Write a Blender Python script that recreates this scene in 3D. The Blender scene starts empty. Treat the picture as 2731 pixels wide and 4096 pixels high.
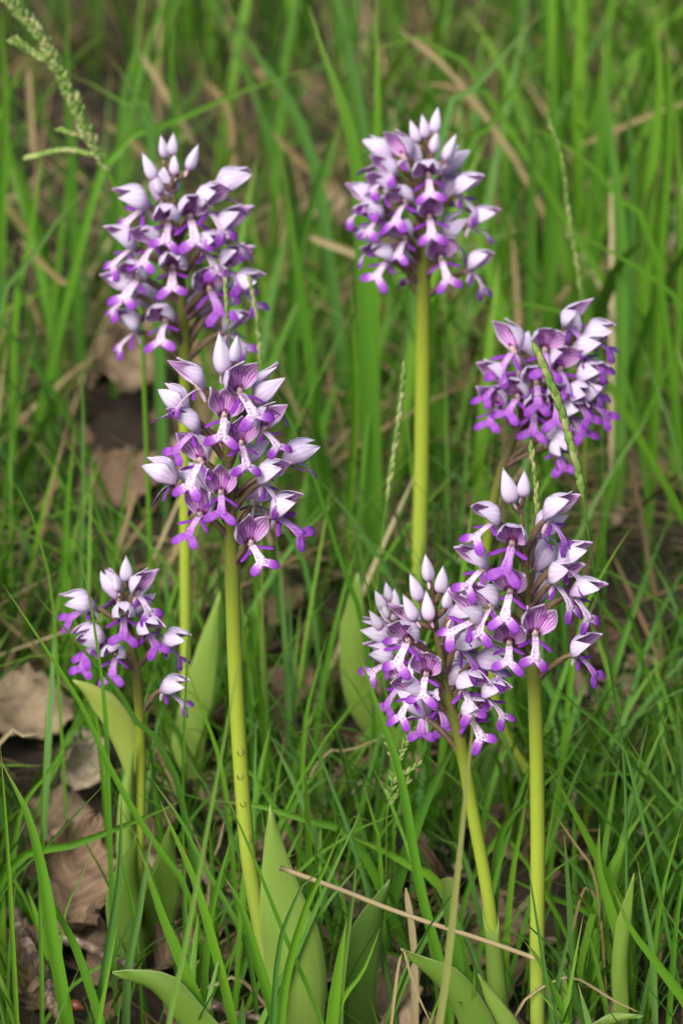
import bpy, math, random
import numpy as np
from mathutils import Matrix, Vector

# ------------------------------------------------------------------ camera, sky, sun, exposure
SC = bpy.context.scene
C = SC.collection
H = 0.855                     # camera height above the turf (m)
PITCH = math.radians(24.0)    # looking down
LENS, SENSOR = 100.0, 24.0
FPX = LENS / SENSOR * 2731.0  # focal length in photograph pixels
cam_d = bpy.data.cameras.new('camera')
cam = bpy.data.objects.new('camera', cam_d)
C.objects.link(cam)
cam.location = (0, 0, H)
cam.rotation_euler = (math.pi / 2 - PITCH, 0, 0)
cam_d.lens = LENS
cam_d.sensor_fit = 'HORIZONTAL'
cam_d.sensor_width = SENSOR
cam_d.clip_start = 0.02
cam_d.clip_end = 400
cam_d.dof.use_dof = True
cam_d.dof.focus_distance = 1.375
cam_d.dof.aperture_fstop = 8.6
cam_d.dof.aperture_blades = 7
SC.camera = cam

SUN_EL, SUN_AZ = math.radians(45), math.radians(208)
w = bpy.data.worlds.new('World'); SC.world = w; w.use_nodes = True
nt = w.node_tree; nt.nodes.clear()
out = nt.nodes.new('ShaderNodeOutputWorld'); bg = nt.nodes.new('ShaderNodeBackground')
sky = nt.nodes.new('ShaderNodeTexSky'); sky.sky_type = 'NISHITA'; sky.sun_disc = False
sky.sun_elevation = SUN_EL; sky.sun_rotation = SUN_AZ
sky.air_density = 0.7; sky.dust_density = 4.0; sky.ozone_density = 0.6
bg.inputs['Strength'].default_value = 0.10
nt.links.new(sky.outputs[0], bg.inputs[0]); nt.links.new(bg.outputs[0], out.inputs[0])
sun_d = bpy.data.lights.new('sun', 'SUN'); sun_d.energy = 2.5; sun_d.angle = math.radians(26)
sun_d.color = (1.0, 0.95, 0.88)
sun = bpy.data.objects.new('sun', sun_d); C.objects.link(sun)
sd = Vector((math.sin(SUN_AZ) * math.cos(SUN_EL), math.cos(SUN_AZ) * math.cos(SUN_EL), math.sin(SUN_EL)))
sun.rotation_euler = sd.to_track_quat('Z', 'Y').to_euler(); sun.location = (0, 0, 5)
SC.view_settings.view_transform = 'Standard'; SC.view_settings.look = 'None'
SC.view_settings.gamma = 1.0; SC.view_settings.exposure = 0.62
SC.view_settings.use_curve_mapping = False
SC.cycles.max_bounces = 8; SC.cycles.transmission_bounces = 6; SC.cycles.diffuse_bounces = 4
SC.cycles.use_denoising = True

random.seed(7); RNG = np.random.default_rng(11)
CP, SP = math.cos(PITCH), math.sin(PITCH)

# ------------------------------------------------------------------ helpers
def at(px, py, Y):
    """The point at distance Y in front of the camera that the photograph shows at (px, py)."""
    x = (px - 1365.5) / FPX; y = -(py - 2048.0) / FPX
    d = np.array([x, CP + y * SP, -SP + y * CP])
    t = Y / d[1]
    return np.array([t * d[0], Y, H + t * d[2]])

def ground_y(py):
    a = PITCH + math.atan((py - 2048.0) / FPX)
    return H / math.tan(a)

def mpp(p):
    """metres per photograph pixel at point p"""
    return (p[1] * CP + (H - p[2]) * SP) / FPX

def proj(v):
    dep = v[:, 1] * CP + (H - v[:, 2]) * SP
    up = v[:, 1] * SP + (v[:, 2] - H) * CP
    return 1365.5 + v[:, 0] / dep * FPX, 2048.0 - up / dep * FPX

def norm(v):
    v = np.asarray(v, float); return v / (np.linalg.norm(v, axis=-1, keepdims=True) + 1e-12)

def spline(pts, n):
    """Catmull-Rom through pts, n samples, roughly even"""
    P = np.asarray(pts, float)
    if len(P) == 2:
        t = np.linspace(0, 1, n)[:, None]; return P[0] * (1 - t) + P[1] * t
    Q = np.vstack([2 * P[0] - P[1], P, 2 * P[-1] - P[-2]])
    seg = np.linalg.norm(np.diff(P, axis=0), axis=1); cum = np.concatenate([[0], np.cumsum(seg)])
    s = np.linspace(0, cum[-1], n); o = []
    for v in s:
        i = min(max(np.searchsorted(cum, v, 'right') - 1, 0), len(P) - 2)
        t = (v - cum[i]) / max(seg[i], 1e-9)
        a, b, c, d = Q[i], Q[i + 1], Q[i + 2], Q[i + 3]
        o.append(.5 * (2 * b + (c - a) * t + (2 * a - 5 * b + 4 * c - d) * t * t + (3 * b - a - 3 * c + d) * t ** 3))
    return np.array(o)

class MB:
    """collects faces for ONE mesh; uv per vertex, rnd per vertex, material index per face"""
    def __init__(s): s.v = []; s.f = []; s.uv = []; s.r = []; s.m = []; s.n = 0
    def grid(s, g, uv=None, rnd=0.0, mat=0, wrap=False):
        a, b = g.shape[:2]
        s.v.append(g.reshape(-1, 3))
        if uv is None:
            U, V = np.meshgrid(np.linspace(0, 1, a), np.linspace(0, 1, b), indexing='ij'); uv = np.stack([U, V], -1)
        s.uv.append(uv.reshape(-1, 2)); s.r.append(np.full(a * b, rnd) if np.isscalar(rnd) else np.asarray(rnd).reshape(-1))
        for i in range(a - 1):
            for j in range(b if wrap else b - 1):
                k = (j + 1) % b
                s.f.append((s.n + i * b + j, s.n + (i + 1) * b + j, s.n + (i + 1) * b + k, s.n + i * b + k)); s.m.append(mat)
        s.n += a * b
    def shell(s, go, gi, rnd=0.0, mo=0, mi=1):
        """outer and inner sheet of a petal or leaf, with a rim"""
        a, b = go.shape[:2]; n0 = s.n
        s.grid(go, rnd=rnd, mat=mo); n1 = s.n
        s.grid(gi, rnd=rnd, mat=mi)
        k = len(s.f)
        for q in range(k - (a - 1) * (b - 1), k): s.f[q] = s.f[q][::-1]
        ring = [(i, 0) for i in range(a)] + [(a - 1, j) for j in range(1, b)] + [(i, b - 1) for i in range(a - 2, -1, -1)] + [(0, j) for j in range(b - 2, 0, -1)]
        for q in range(len(ring)):
            (i, j), (k_, l) = ring[q], ring[(q + 1) % len(ring)]
            s.f.append((n0 + i * b + j, n1 + i * b + j, n1 + k_ * b + l, n0 + k_ * b + l)); s.m.append(mo)
    def tube(s, path, rad, n=8, rnd=0.0, mat=0, flat=1.0, side0=None, ribs=0, rib=0.0, twist=0.0):
        P = np.asarray(path, float); N = len(P)
        T = norm(np.gradient(P, axis=0)); ref = np.array(side0 if side0 is not None else (0.0, 1.0, 0.0))
        if side0 is None and abs(np.dot(T[0], ref)) > .9: ref = np.array((1.0, 0, 0))
        A = np.zeros_like(P); B = np.zeros_like(P)
        for i in range(N):
            b = norm(np.cross(T[i], ref)); a = norm(np.cross(b, T[i])); A[i], B[i] = a, b; ref = a
        th = np.linspace(0, 2 * math.pi, n, endpoint=False)
        g = np.zeros((N, n, 3)); rad = np.broadcast_to(rad, N)
        for i in range(N):
            t = th + twist * i / max(N - 1, 1)
            rr = rad[i] * (1 + rib * np.cos(ribs * th))
            g[i] = P[i] + np.outer(np.cos(t) * rr * 1.0, A[i]) + np.outer(np.sin(t) * rr * flat, B[i])
        n0 = s.n
        s.grid(g, rnd=rnd, mat=mat, wrap=True)
        s.f.append(tuple(n0 + j for j in range(n))[::-1]); s.m.append(mat)
        s.f.append(tuple(n0 + (N - 1) * n + j for j in range(n))); s.m.append(mat)
    def mesh(s, name, mats, smooth=True):
        me = bpy.data.meshes.new(name)
        V = np.vstack(s.v)
        me.from_pydata(V.tolist(), [], s.f)
        for m in mats: me.materials.append(m)
        me.polygons.foreach_set('material_index', np.array(s.m, np.int32))
        me.polygons.foreach_set('use_smooth', np.full(len(s.f), smooth))
        li = np.zeros(len(me.loops), np.int32); me.loops.foreach_get('vertex_index', li)
        uv = me.uv_layers.new(name='UVMap'); uv.data.foreach_set('uv', np.vstack(s.uv)[li].astype(np.float32).ravel())
        at_ = me.attributes.new('rnd', 'FLOAT', 'POINT'); at_.data.foreach_set('value', np.concatenate(s.r).astype(np.float32))
        me.update(); return me

def link(name, me, parent=None, M=None, base=None):
    o = bpy.data.objects.new(name, me); C.objects.link(o)
    if parent is not None: o.parent = parent
    if M is not None: o.matrix_basis = M
    return o
def tag(o, label, cat, group=None, kind=None):
    if label: o['label'] = label
    if cat: o['category'] = cat
    if group: o['group'] = group
    if kind: o['kind'] = kind
    return o
def empty(name, loc):
    o = bpy.data.objects.new(name, None); C.objects.link(o); o.location = loc; o.empty_display_size = .02; return o
def local(me, base):
    """move a mesh built in world space so that its origin is base"""
    me.transform(Matrix.Translation(-Vector(base))); return me

# ------------------------------------------------------------------ materials
class NT:
    def __init__(s, name):
        s.m = bpy.data.materials.new(name); s.m.use_nodes = True; s.t = s.m.node_tree; s.t.nodes.clear()
        s.out = s.n('ShaderNodeOutputMaterial')
    def n(s, t, **kw):
        x = s.t.nodes.new(t)
        for k, v in kw.items(): setattr(x, k, v)
        return x
    def put(s, sock, v):
        if hasattr(v, 'is_linked') or isinstance(v, bpy.types.NodeSocket): s.t.links.new(v, sock)
        else: sock.default_value = v
    def math(s, op, a, b=0.5, c=None, clamp=False):
        x = s.n('ShaderNodeMath', operation=op, use_clamp=clamp); s.put(x.inputs[0], a); s.put(x.inputs[1], b)
        if c is not None: s.put(x.inputs[2], c)
        return x.outputs[0]
    def mix(s, f, a, b):
        x = s.n('ShaderNodeMix', data_type='RGBA'); s.put(x.inputs[0], f); s.put(x.inputs[6], a); s.put(x.inputs[7], b); return x.outputs[2]
    def ramp(s, f, stops, interp='LINEAR'):
        x = s.n('ShaderNodeValToRGB'); s.put(x.inputs[0], f); r = x.color_ramp; r.interpolation = interp
        while len(r.elements) < len(stops): r.elements.new(.5)
        for e, (p, c) in zip(r.elements, stops): e.position = p; e.color = c if len(c) == 4 else (*c, 1)
        return x.outputs[0]
    def attr(s, name): return s.n('ShaderNodeAttribute', attribute_name=name).outputs['Fac']
    def uv(s):
        x = s.n('ShaderNodeSeparateXYZ'); u = s.n('ShaderNodeUVMap', uv_map='UVMap'); s.t.links.new(u.outputs[0], x.inputs[0]); return x.outputs[0], x.outputs[1]
    def obj(s): return s.n('ShaderNodeTexCoord').outputs['Object']
    def noise(s, sc, vec=None, det=3, rough=.55):
        x = s.n('ShaderNodeTexNoise'); x.inputs['Scale'].default_value = sc; x.inputs['Detail'].default_value = det; x.inputs['Roughness'].default_value = rough
        s.put(x.inputs['Vector'], vec if vec is not None else s.obj()); return x.outputs['Fac']
    def voronoi(s, sc, vec=None):
        x = s.n('ShaderNodeTexVoronoi'); x.inputs['Scale'].default_value = sc
        s.put(x.inputs['Vector'], vec if vec is not None else s.obj()); return x.outputs['Distance']
    def done(s, col, rough=.5, trans=0.0, tcol=None, bump=None, bstr=.3, spec=.5, bdist=.001, sheen=0):
        p = s.n('ShaderNodeBsdfPrincipled'); s.put(p.inputs['Base Color'], col); s.put(p.inputs['Roughness'], rough)
        p.inputs['Specular IOR Level'].default_value = spec
        if sheen: p.inputs['Sheen Weight'].default_value = sheen
        if bump is not None:
            b = s.n('ShaderNodeBump'); b.inputs['Strength'].default_value = bstr; b.inputs['Distance'].default_value = bdist
            s.put(b.inputs['Height'], bump); s.t.links.new(b.outputs[0], p.inputs['Normal'])
        sh = p.outputs[0]
        if trans:
            t = s.n('ShaderNodeBsdfTranslucent'); s.put(t.inputs[0], tcol if tcol is not None else col)
            mx = s.n('ShaderNodeMixShader'); mx.inputs[0].default_value = trans
            s.t.links.new(sh, mx.inputs[1]); s.t.links.new(t.outputs[0], mx.inputs[2]); sh = mx.outputs[0]
        s.t.links.new(sh, s.out.inputs[0]); return s.m

def rgb(h):
    """sRGB hex to linear"""
    c = [int(h[i:i + 2], 16) / 255 for i in (0, 2, 4)]
    return tuple([x / 12.92 if x <= .04045 else ((x + .055) / 1.055) ** 2.4 for x in c] + [1.0])

def m_grass():
    t = NT('grass_blade'); u, v = t.uv(); r = t.attr('rnd')
    col = t.ramp(r, [(0, (.028, .100, .012)), (.2, (.055, .190, .012)), (.42, (.115, .320, .014)), (.58, (.165, .370, .018)), (.70, (.085, .250, .045)), (.82, (.145, .310, .075)), (.92, (.24, .370, .03)), (1, (.34, .35, .11))])
    st = t.math('MULTIPLY', t.math('SINE', t.math('MULTIPLY', v, 44.0)), .5)
    veins = t.math('ADD', st, .5)
    col = t.mix(t.math('MULTIPLY', veins, .2), col, (.24, .40, .09, 1))
    n = t.noise(35.0)
    col = t.mix(t.math('MULTIPLY', n, .2), col, (.06, .15, .02, 1))
    tip = t.math('SMOOTHSTEP', u, .0, .0) if False else t.math('POWER', u, 14.0)
    col = t.mix(t.math('MULTIPLY', tip, .6, clamp=True), col, (.30, .24, .10, 1))
    return t.done(col, .48, .36, t.mix(.5, col, (.17, .40, .01, 1)), bump=veins, bstr=.25, bdist=.0003, spec=.22)
def m_straw():
    t = NT('dry_straw'); u, v = t.uv(); r = t.attr('rnd')
    col = t.ramp(r, [(0, (.09, .055, .022)), (.35, (.22, .150, .060)), (.7, (.40, .305, .125)), (1, (.56, .48, .28))])
    n = t.noise(60.0); col = t.mix(t.math('MULTIPLY', n, .4), col, (.15, .10, .05, 1))
    st = t.math('SINE', t.math('MULTIPLY', v, 38.0)); col = t.mix(t.math('MULTIPLY', t.math('ADD', st, 1.0), .10), col, (.08, .05, .03, 1))
    return t.done(col, .65, .15)
def m_litter():
    t = NT('dead_leaf_skin'); u, v = t.uv(); r = t.attr('rnd')
    col = t.ramp(r, [(0, (.055, .030, .014)), (.4, (.23, .145, .080)), (.75, (.52, .40, .26)), (1, (.70, .58, .42))])
    n = t.noise(11.0, det=7, rough=.7); col = t.mix(t.math('MULTIPLY', t.math('POWER', n, 1.6), 1.1, clamp=True), col, (.07, .042, .022, 1))
    sp = t.math('LESS_THAN', t.voronoi(26.0), .13); col = t.mix(t.math('MULTIPLY', sp, .6), col, (.05, .03, .022, 1))
    rib = t.math('POWER', t.math('ADD', t.math('MULTIPLY', t.math('SINE', t.math('ADD', t.math('MULTIPLY', u, 52.0), t.math('MULTIPLY', t.math('ABSOLUTE', t.math('SUBTRACT', v, .5)), -30.0))), .5), .5), 6.0)
    col = t.mix(t.math('MULTIPLY', rib, .22), col, (.50, .39, .26, 1))
    return t.done(col, .75, .08, bump=n, bstr=.6, bdist=.0015)
def m_ground():
    t = NT('soil'); n = t.noise(22.0, det=8, rough=.7); n2 = t.noise(140.0, det=4)
    col = t.ramp(n, [(.3, (.008, .005, .003)), (.5, (.024, .015, .008)), (.66, (.060, .040, .022)), (.85, (.035, .042, .012))])
    col = t.mix(t.math('MULTIPLY', n2, .3), col, (.06, .04, .022, 1))
    return t.done(col, .9, bump=n2, bstr=.8, bdist=.004)
def m_stem(purple=.6):
    t = NT('orchid_stem_skin'); u, v = t.uv(); r = t.attr('rnd')      # rnd: 0 foot .. 1 in the flower spike
    col = t.ramp(r, [(0, (.36, .48, .085)), (.35, (.38, .48, .055)), (.60, (.31, .40, .040)), (.78, (.185, .23, .030)), (.90, (.13, .13, .035)), (1, (.12, .085, .05))])
    st = t.math('SINE', t.math('MULTIPLY', v, 90.0)); col = t.mix(t.math('MULTIPLY', t.math('ADD', st, 1.0), .05), col, (.22, .26, .02, 1))
    d = t.math('LESS_THAN', t.voronoi(420.0), .13); col = t.mix(t.math('MULTIPLY', d, .3), col, (.6, .65, .3, 1))
    n = t.noise(45.0); col = t.mix(t.math('MULTIPLY', n, .2), col, (.25, .36, .02, 1))
    return t.done(col, .38, .12, bump=st, bstr=.1, bdist=.0003)
def m_leaf():
    t = NT('orchid_leaf_skin'); u, v = t.uv(); r = t.attr('rnd')
    col = t.ramp(r, [(0, (.045, .115, .030)), (.3, (.10, .19, .025)), (.6, (.22, .37, .055)), (.85, (.33, .49, .10)), (1, (.46, .50, .10))])
    cb = t.n('ShaderNodeCombineXYZ'); t.put(cb.inputs[0], t.math('MULTIPLY', u, 2.5)); t.put(cb.inputs[1], t.math('MULTIPLY', v, 34.0)); t.put(cb.inputs[2], r)
    st = t.noise(1.0, cb.outputs[0], det=4, rough=.7)
    col = t.mix(t.math('MULTIPLY', t.math('POWER', st, 2.0), .75), col, (.10, .23, .03, 1))
    n = t.noise(28.0, det=5); col = t.mix(t.math('MULTIPLY', n, .45), col, (.15, .25, .03, 1))
    sp = t.math('LESS_THAN', t.voronoi(330.0), .1); col = t.mix(t.math('MULTIPLY', sp, .25), col, (.45, .5, .25, 1))
    e = t.math('POWER', t.math('ABSOLUTE', t.math('SUBTRACT', t.math('MULTIPLY', v, 2.0), 1.0)), 24.0)
    col = t.mix(t.math('MULTIPLY', e, .7), col, (.42, .50, .20, 1))
    return t.done(col, .36, .22, bump=st, bstr=.3, bdist=.0004)
def m_sepal_out():
    t = NT('sepal_outside'); u, v = t.uv()
    n = t.noise(140.0); col = t.mix(n, (.83, .79, .91, 1), (.69, .60, .82, 1))
    st = t.math('POWER', t.math('ADD', t.math('MULTIPLY', t.math('SINE', t.math('MULTIPLY', v, 26.0)), .5), .5), 5.0)
    col = t.mix(t.math('MULTIPLY', st, .42), col, (.52, .36, .66, 1))
    b = t.math('POWER', t.math('SUBTRACT', 1.0, u, clamp=True), 5.0); col = t.mix(t.math('MULTIPLY', b, .55), col, (.52, .14, .58, 1))
    return t.done(col, .55, .30, bump=st, bstr=.25, bdist=.0003, spec=.3)
def m_sepal_in():
    t = NT('sepal_inside'); u, v = t.uv()
    n = t.noise(160.0); col = t.mix(n, (.77, .54, .81, 1), (.61, .31, .67, 1))
    st = t.math('POWER', t.math('ADD', t.math('MULTIPLY', t.math('SINE', t.math('ADD', t.math('MULTIPLY', v, 34.0), t.math('MULTIPLY', n, 2.5))), .5), .5), 2.0)
    col = t.mix(t.math('MULTIPLY', st, .85), col, (.27, .03, .31, 1))
    e = t.math('POWER', t.math('ABSOLUTE', t.math('SUBTRACT', t.math('MULTIPLY', v, 2.0), 1.0)), 6.0)
    col = t.mix(t.math('MULTIPLY', e, .85), col, (.80, .68, .86, 1))
    return t.done(col, .55, .25, spec=.3)
def m_petal():
    t = NT('petal_purple'); u, v = t.uv(); n = t.noise(300.0); st = t.math('ADD', t.math('MULTIPLY', t.math('SINE', t.math('MULTIPLY', v, 16.0)), .5), .5)
    col = t.mix(st, (.60, .26, .66, 1), (.30, .04, .34, 1)); return t.done(col, .5, .2, spec=.3)
def m_lip():
    t = NT('lip_skin'); r = t.attr('rnd'); ob = t.obj()
    col = t.ramp(r, [(0, (.82, .70, .80)), (.3, (.80, .68, .84)), (.55, (.46, .17, .64)), (.8, (.26, .045, .45)), (1, (.21, .026, .40))])
    d = t.math('LESS_THAN', t.voronoi(1000.0, ob), .34)
    d = t.math('MULTIPLY', d, t.math('LESS_THAN', r, .62)); col = t.mix(t.math('MULTIPLY', d, .75), col, (.34, .06, .44, 1))
    n = t.noise(500.0, ob); col = t.mix(t.math('MULTIPLY', n, .15), col, (.48, .13, .62, 1))
    return t.done(col, .55, .25, bump=n, bstr=.2, bdist=.0002, spec=.3)
def m_plain(name, a, b, sc, rough=.5, trans=0.0, spec=.5):
    t = NT(name); n = t.noise(sc); return t.done(t.mix(n, (*a, 1), (*b, 1)), rough, trans, spec=spec, bump=n, bstr=.2, bdist=.0004)
def m_bud():
    t = NT('bud_skin'); u, v = t.uv()
    n = t.noise(140.0); col = t.mix(n, (.80, .76, .86, 1), (.66, .58, .76, 1))
    st = t.math('POWER', t.math('ADD', t.math('MULTIPLY', t.math('SINE', t.math('MULTIPLY', v, 75.0)), .5), .5), 4.0); col = t.mix(t.math('MULTIPLY', st, .3), col, (.45, .30, .55, 1))
    b = t.math('POWER', t.math('SUBTRACT', 1.0, u, clamp=True), 6.0); col = t.mix(t.math('MULTIPLY', b, .8), col, (.48, .10, .52, 1))
    return t.done(col, .55, .2, bump=st, bstr=.2, bdist=.0003, spec=.3)
def m_ovary():
    t = NT('ovary_skin'); u, v = t.uv()
    col = t.ramp(u, [(0, (.12, .055, .075)), (.3, (.135, .085, .055)), (.8, (.17, .11, .06)), (1, (.30, .17, .24))])
    st = t.math('SINE', t.math('MULTIPLY', v, 40.0)); col = t.mix(t.math('MULTIPLY', t.math('ADD', st, 1.0), .15), col, (.20, .16, .06, 1))
    return t.done(col, .45, .05)
def m_bark():
    t = NT('twig_bark'); n = t.noise(140.0, det=6); n2 = t.noise(420.0)
    col = t.ramp(n, [(.34, (.018, .011, .008)), (.47, (.085, .050, .036)), (.58, (.19, .135, .10)), (.70, (.38, .32, .25))])
    col = t.mix(t.math('MULTIPLY', t.math('GREATER_THAN', n2, .62), .7), col, (.30, .25, .21, 1))
    return t.done(col, .8, bump=n, bstr=.9, bdist=.002)
def m_seed():
    t = NT('grass_seed'); u, v = t.uv(); r = t.attr('rnd')
    col = t.ramp(r, [(0, (.13, .27, .04)), (.5, (.24, .38, .08)), (1, (.42, .46, .18))])
    col = t.mix(t.math('MULTIPLY', t.math('POWER', u, 3.0), .3), col, (.42, .36, .30, 1)); return t.done(col, .6, .2, spec=.2)
def m_water():
    t = NT('water'); tr_ = t.n('ShaderNodeBsdfTransparent'); gl = t.n('ShaderNodeBsdfGlossy'); gl.inputs['Roughness'].default_value = .03
    fr = t.n('ShaderNodeFresnel'); fr.inputs['IOR'].default_value = 1.33; mx = t.n('ShaderNodeMixShader')
    t.t.links.new(fr.outputs[0], mx.inputs[0]); t.t.links.new(tr_.outputs[0], mx.inputs[1]); t.t.links.new(gl.outputs[0], mx.inputs[2]); t.t.links.new(mx.outputs[0], t.out.inputs[0]); return t.m
MAT = dict(grass=m_grass(), straw=m_straw(), litter=m_litter(), ground=m_ground(), stem=m_stem(), leaf=m_leaf(), so=m_sepal_out(), si=m_sepal_in(),
           petal=m_petal(), lip=m_lip(), bud=m_bud(), ovary=m_ovary(), bark=m_bark(), seed=m_seed(), water=m_water(),
           column=m_plain('column_flesh', (.74, .52, .56), (.80, .66, .55), 500., .5, .2), anther=m_plain('anther_dark', (.16, .02, .08), (.24, .04, .12), 700., .5),
           spur=m_plain('spur_skin', (.74, .52, .74), (.80, .64, .78), 200., .5, .3), bract=m_plain('bract_skin', (.25, .05, .17), (.36, .10, .26), 300., .5, .15),
           gall=m_plain('bud_scale', (.12, .025, .012), (.22, .06, .03), 350., .4))

# ------------------------------------------------------------------ ground
def bump_z(x, y):
    return (.006 * np.sin(7.1 * x + 1.3) * np.cos(6.3 * y + .4) + .004 * np.sin(19 * x + 11 * y) + .003 * np.sin(31 * y - 17 * x + 2) - .006)
def axis(lo, hi, step, far):
    c = np.arange(lo, hi + 1e-6, step); d = step; a = [hi]; b = [lo]
    while a[-1] < far: d *= 1.35; a.append(a[-1] + d); b.append(b[-1] - d)
    return np.array(b[:0:-1] + list(c) + a[1:])
gx = axis(-1.1, 1.1, .014, 120.); gy = axis(.4, 3.6, .014, 120.)
X, Y = np.meshgrid(gx, gy, indexing='ij')
Z = bump_z(X, Y) + .0035 * RNG.standard_normal(X.shape) * ((abs(X) < 1.3) & (Y > .2) & (Y < 3.8))
mb = MB(); mb.grid(np.stack([X, Y, Z], -1))
g = link('ground', mb.mesh('ground', [MAT['ground']])); g['kind'] = 'structure'; g['label'] = 'dark brown soil under grass and leaf litter'

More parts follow.
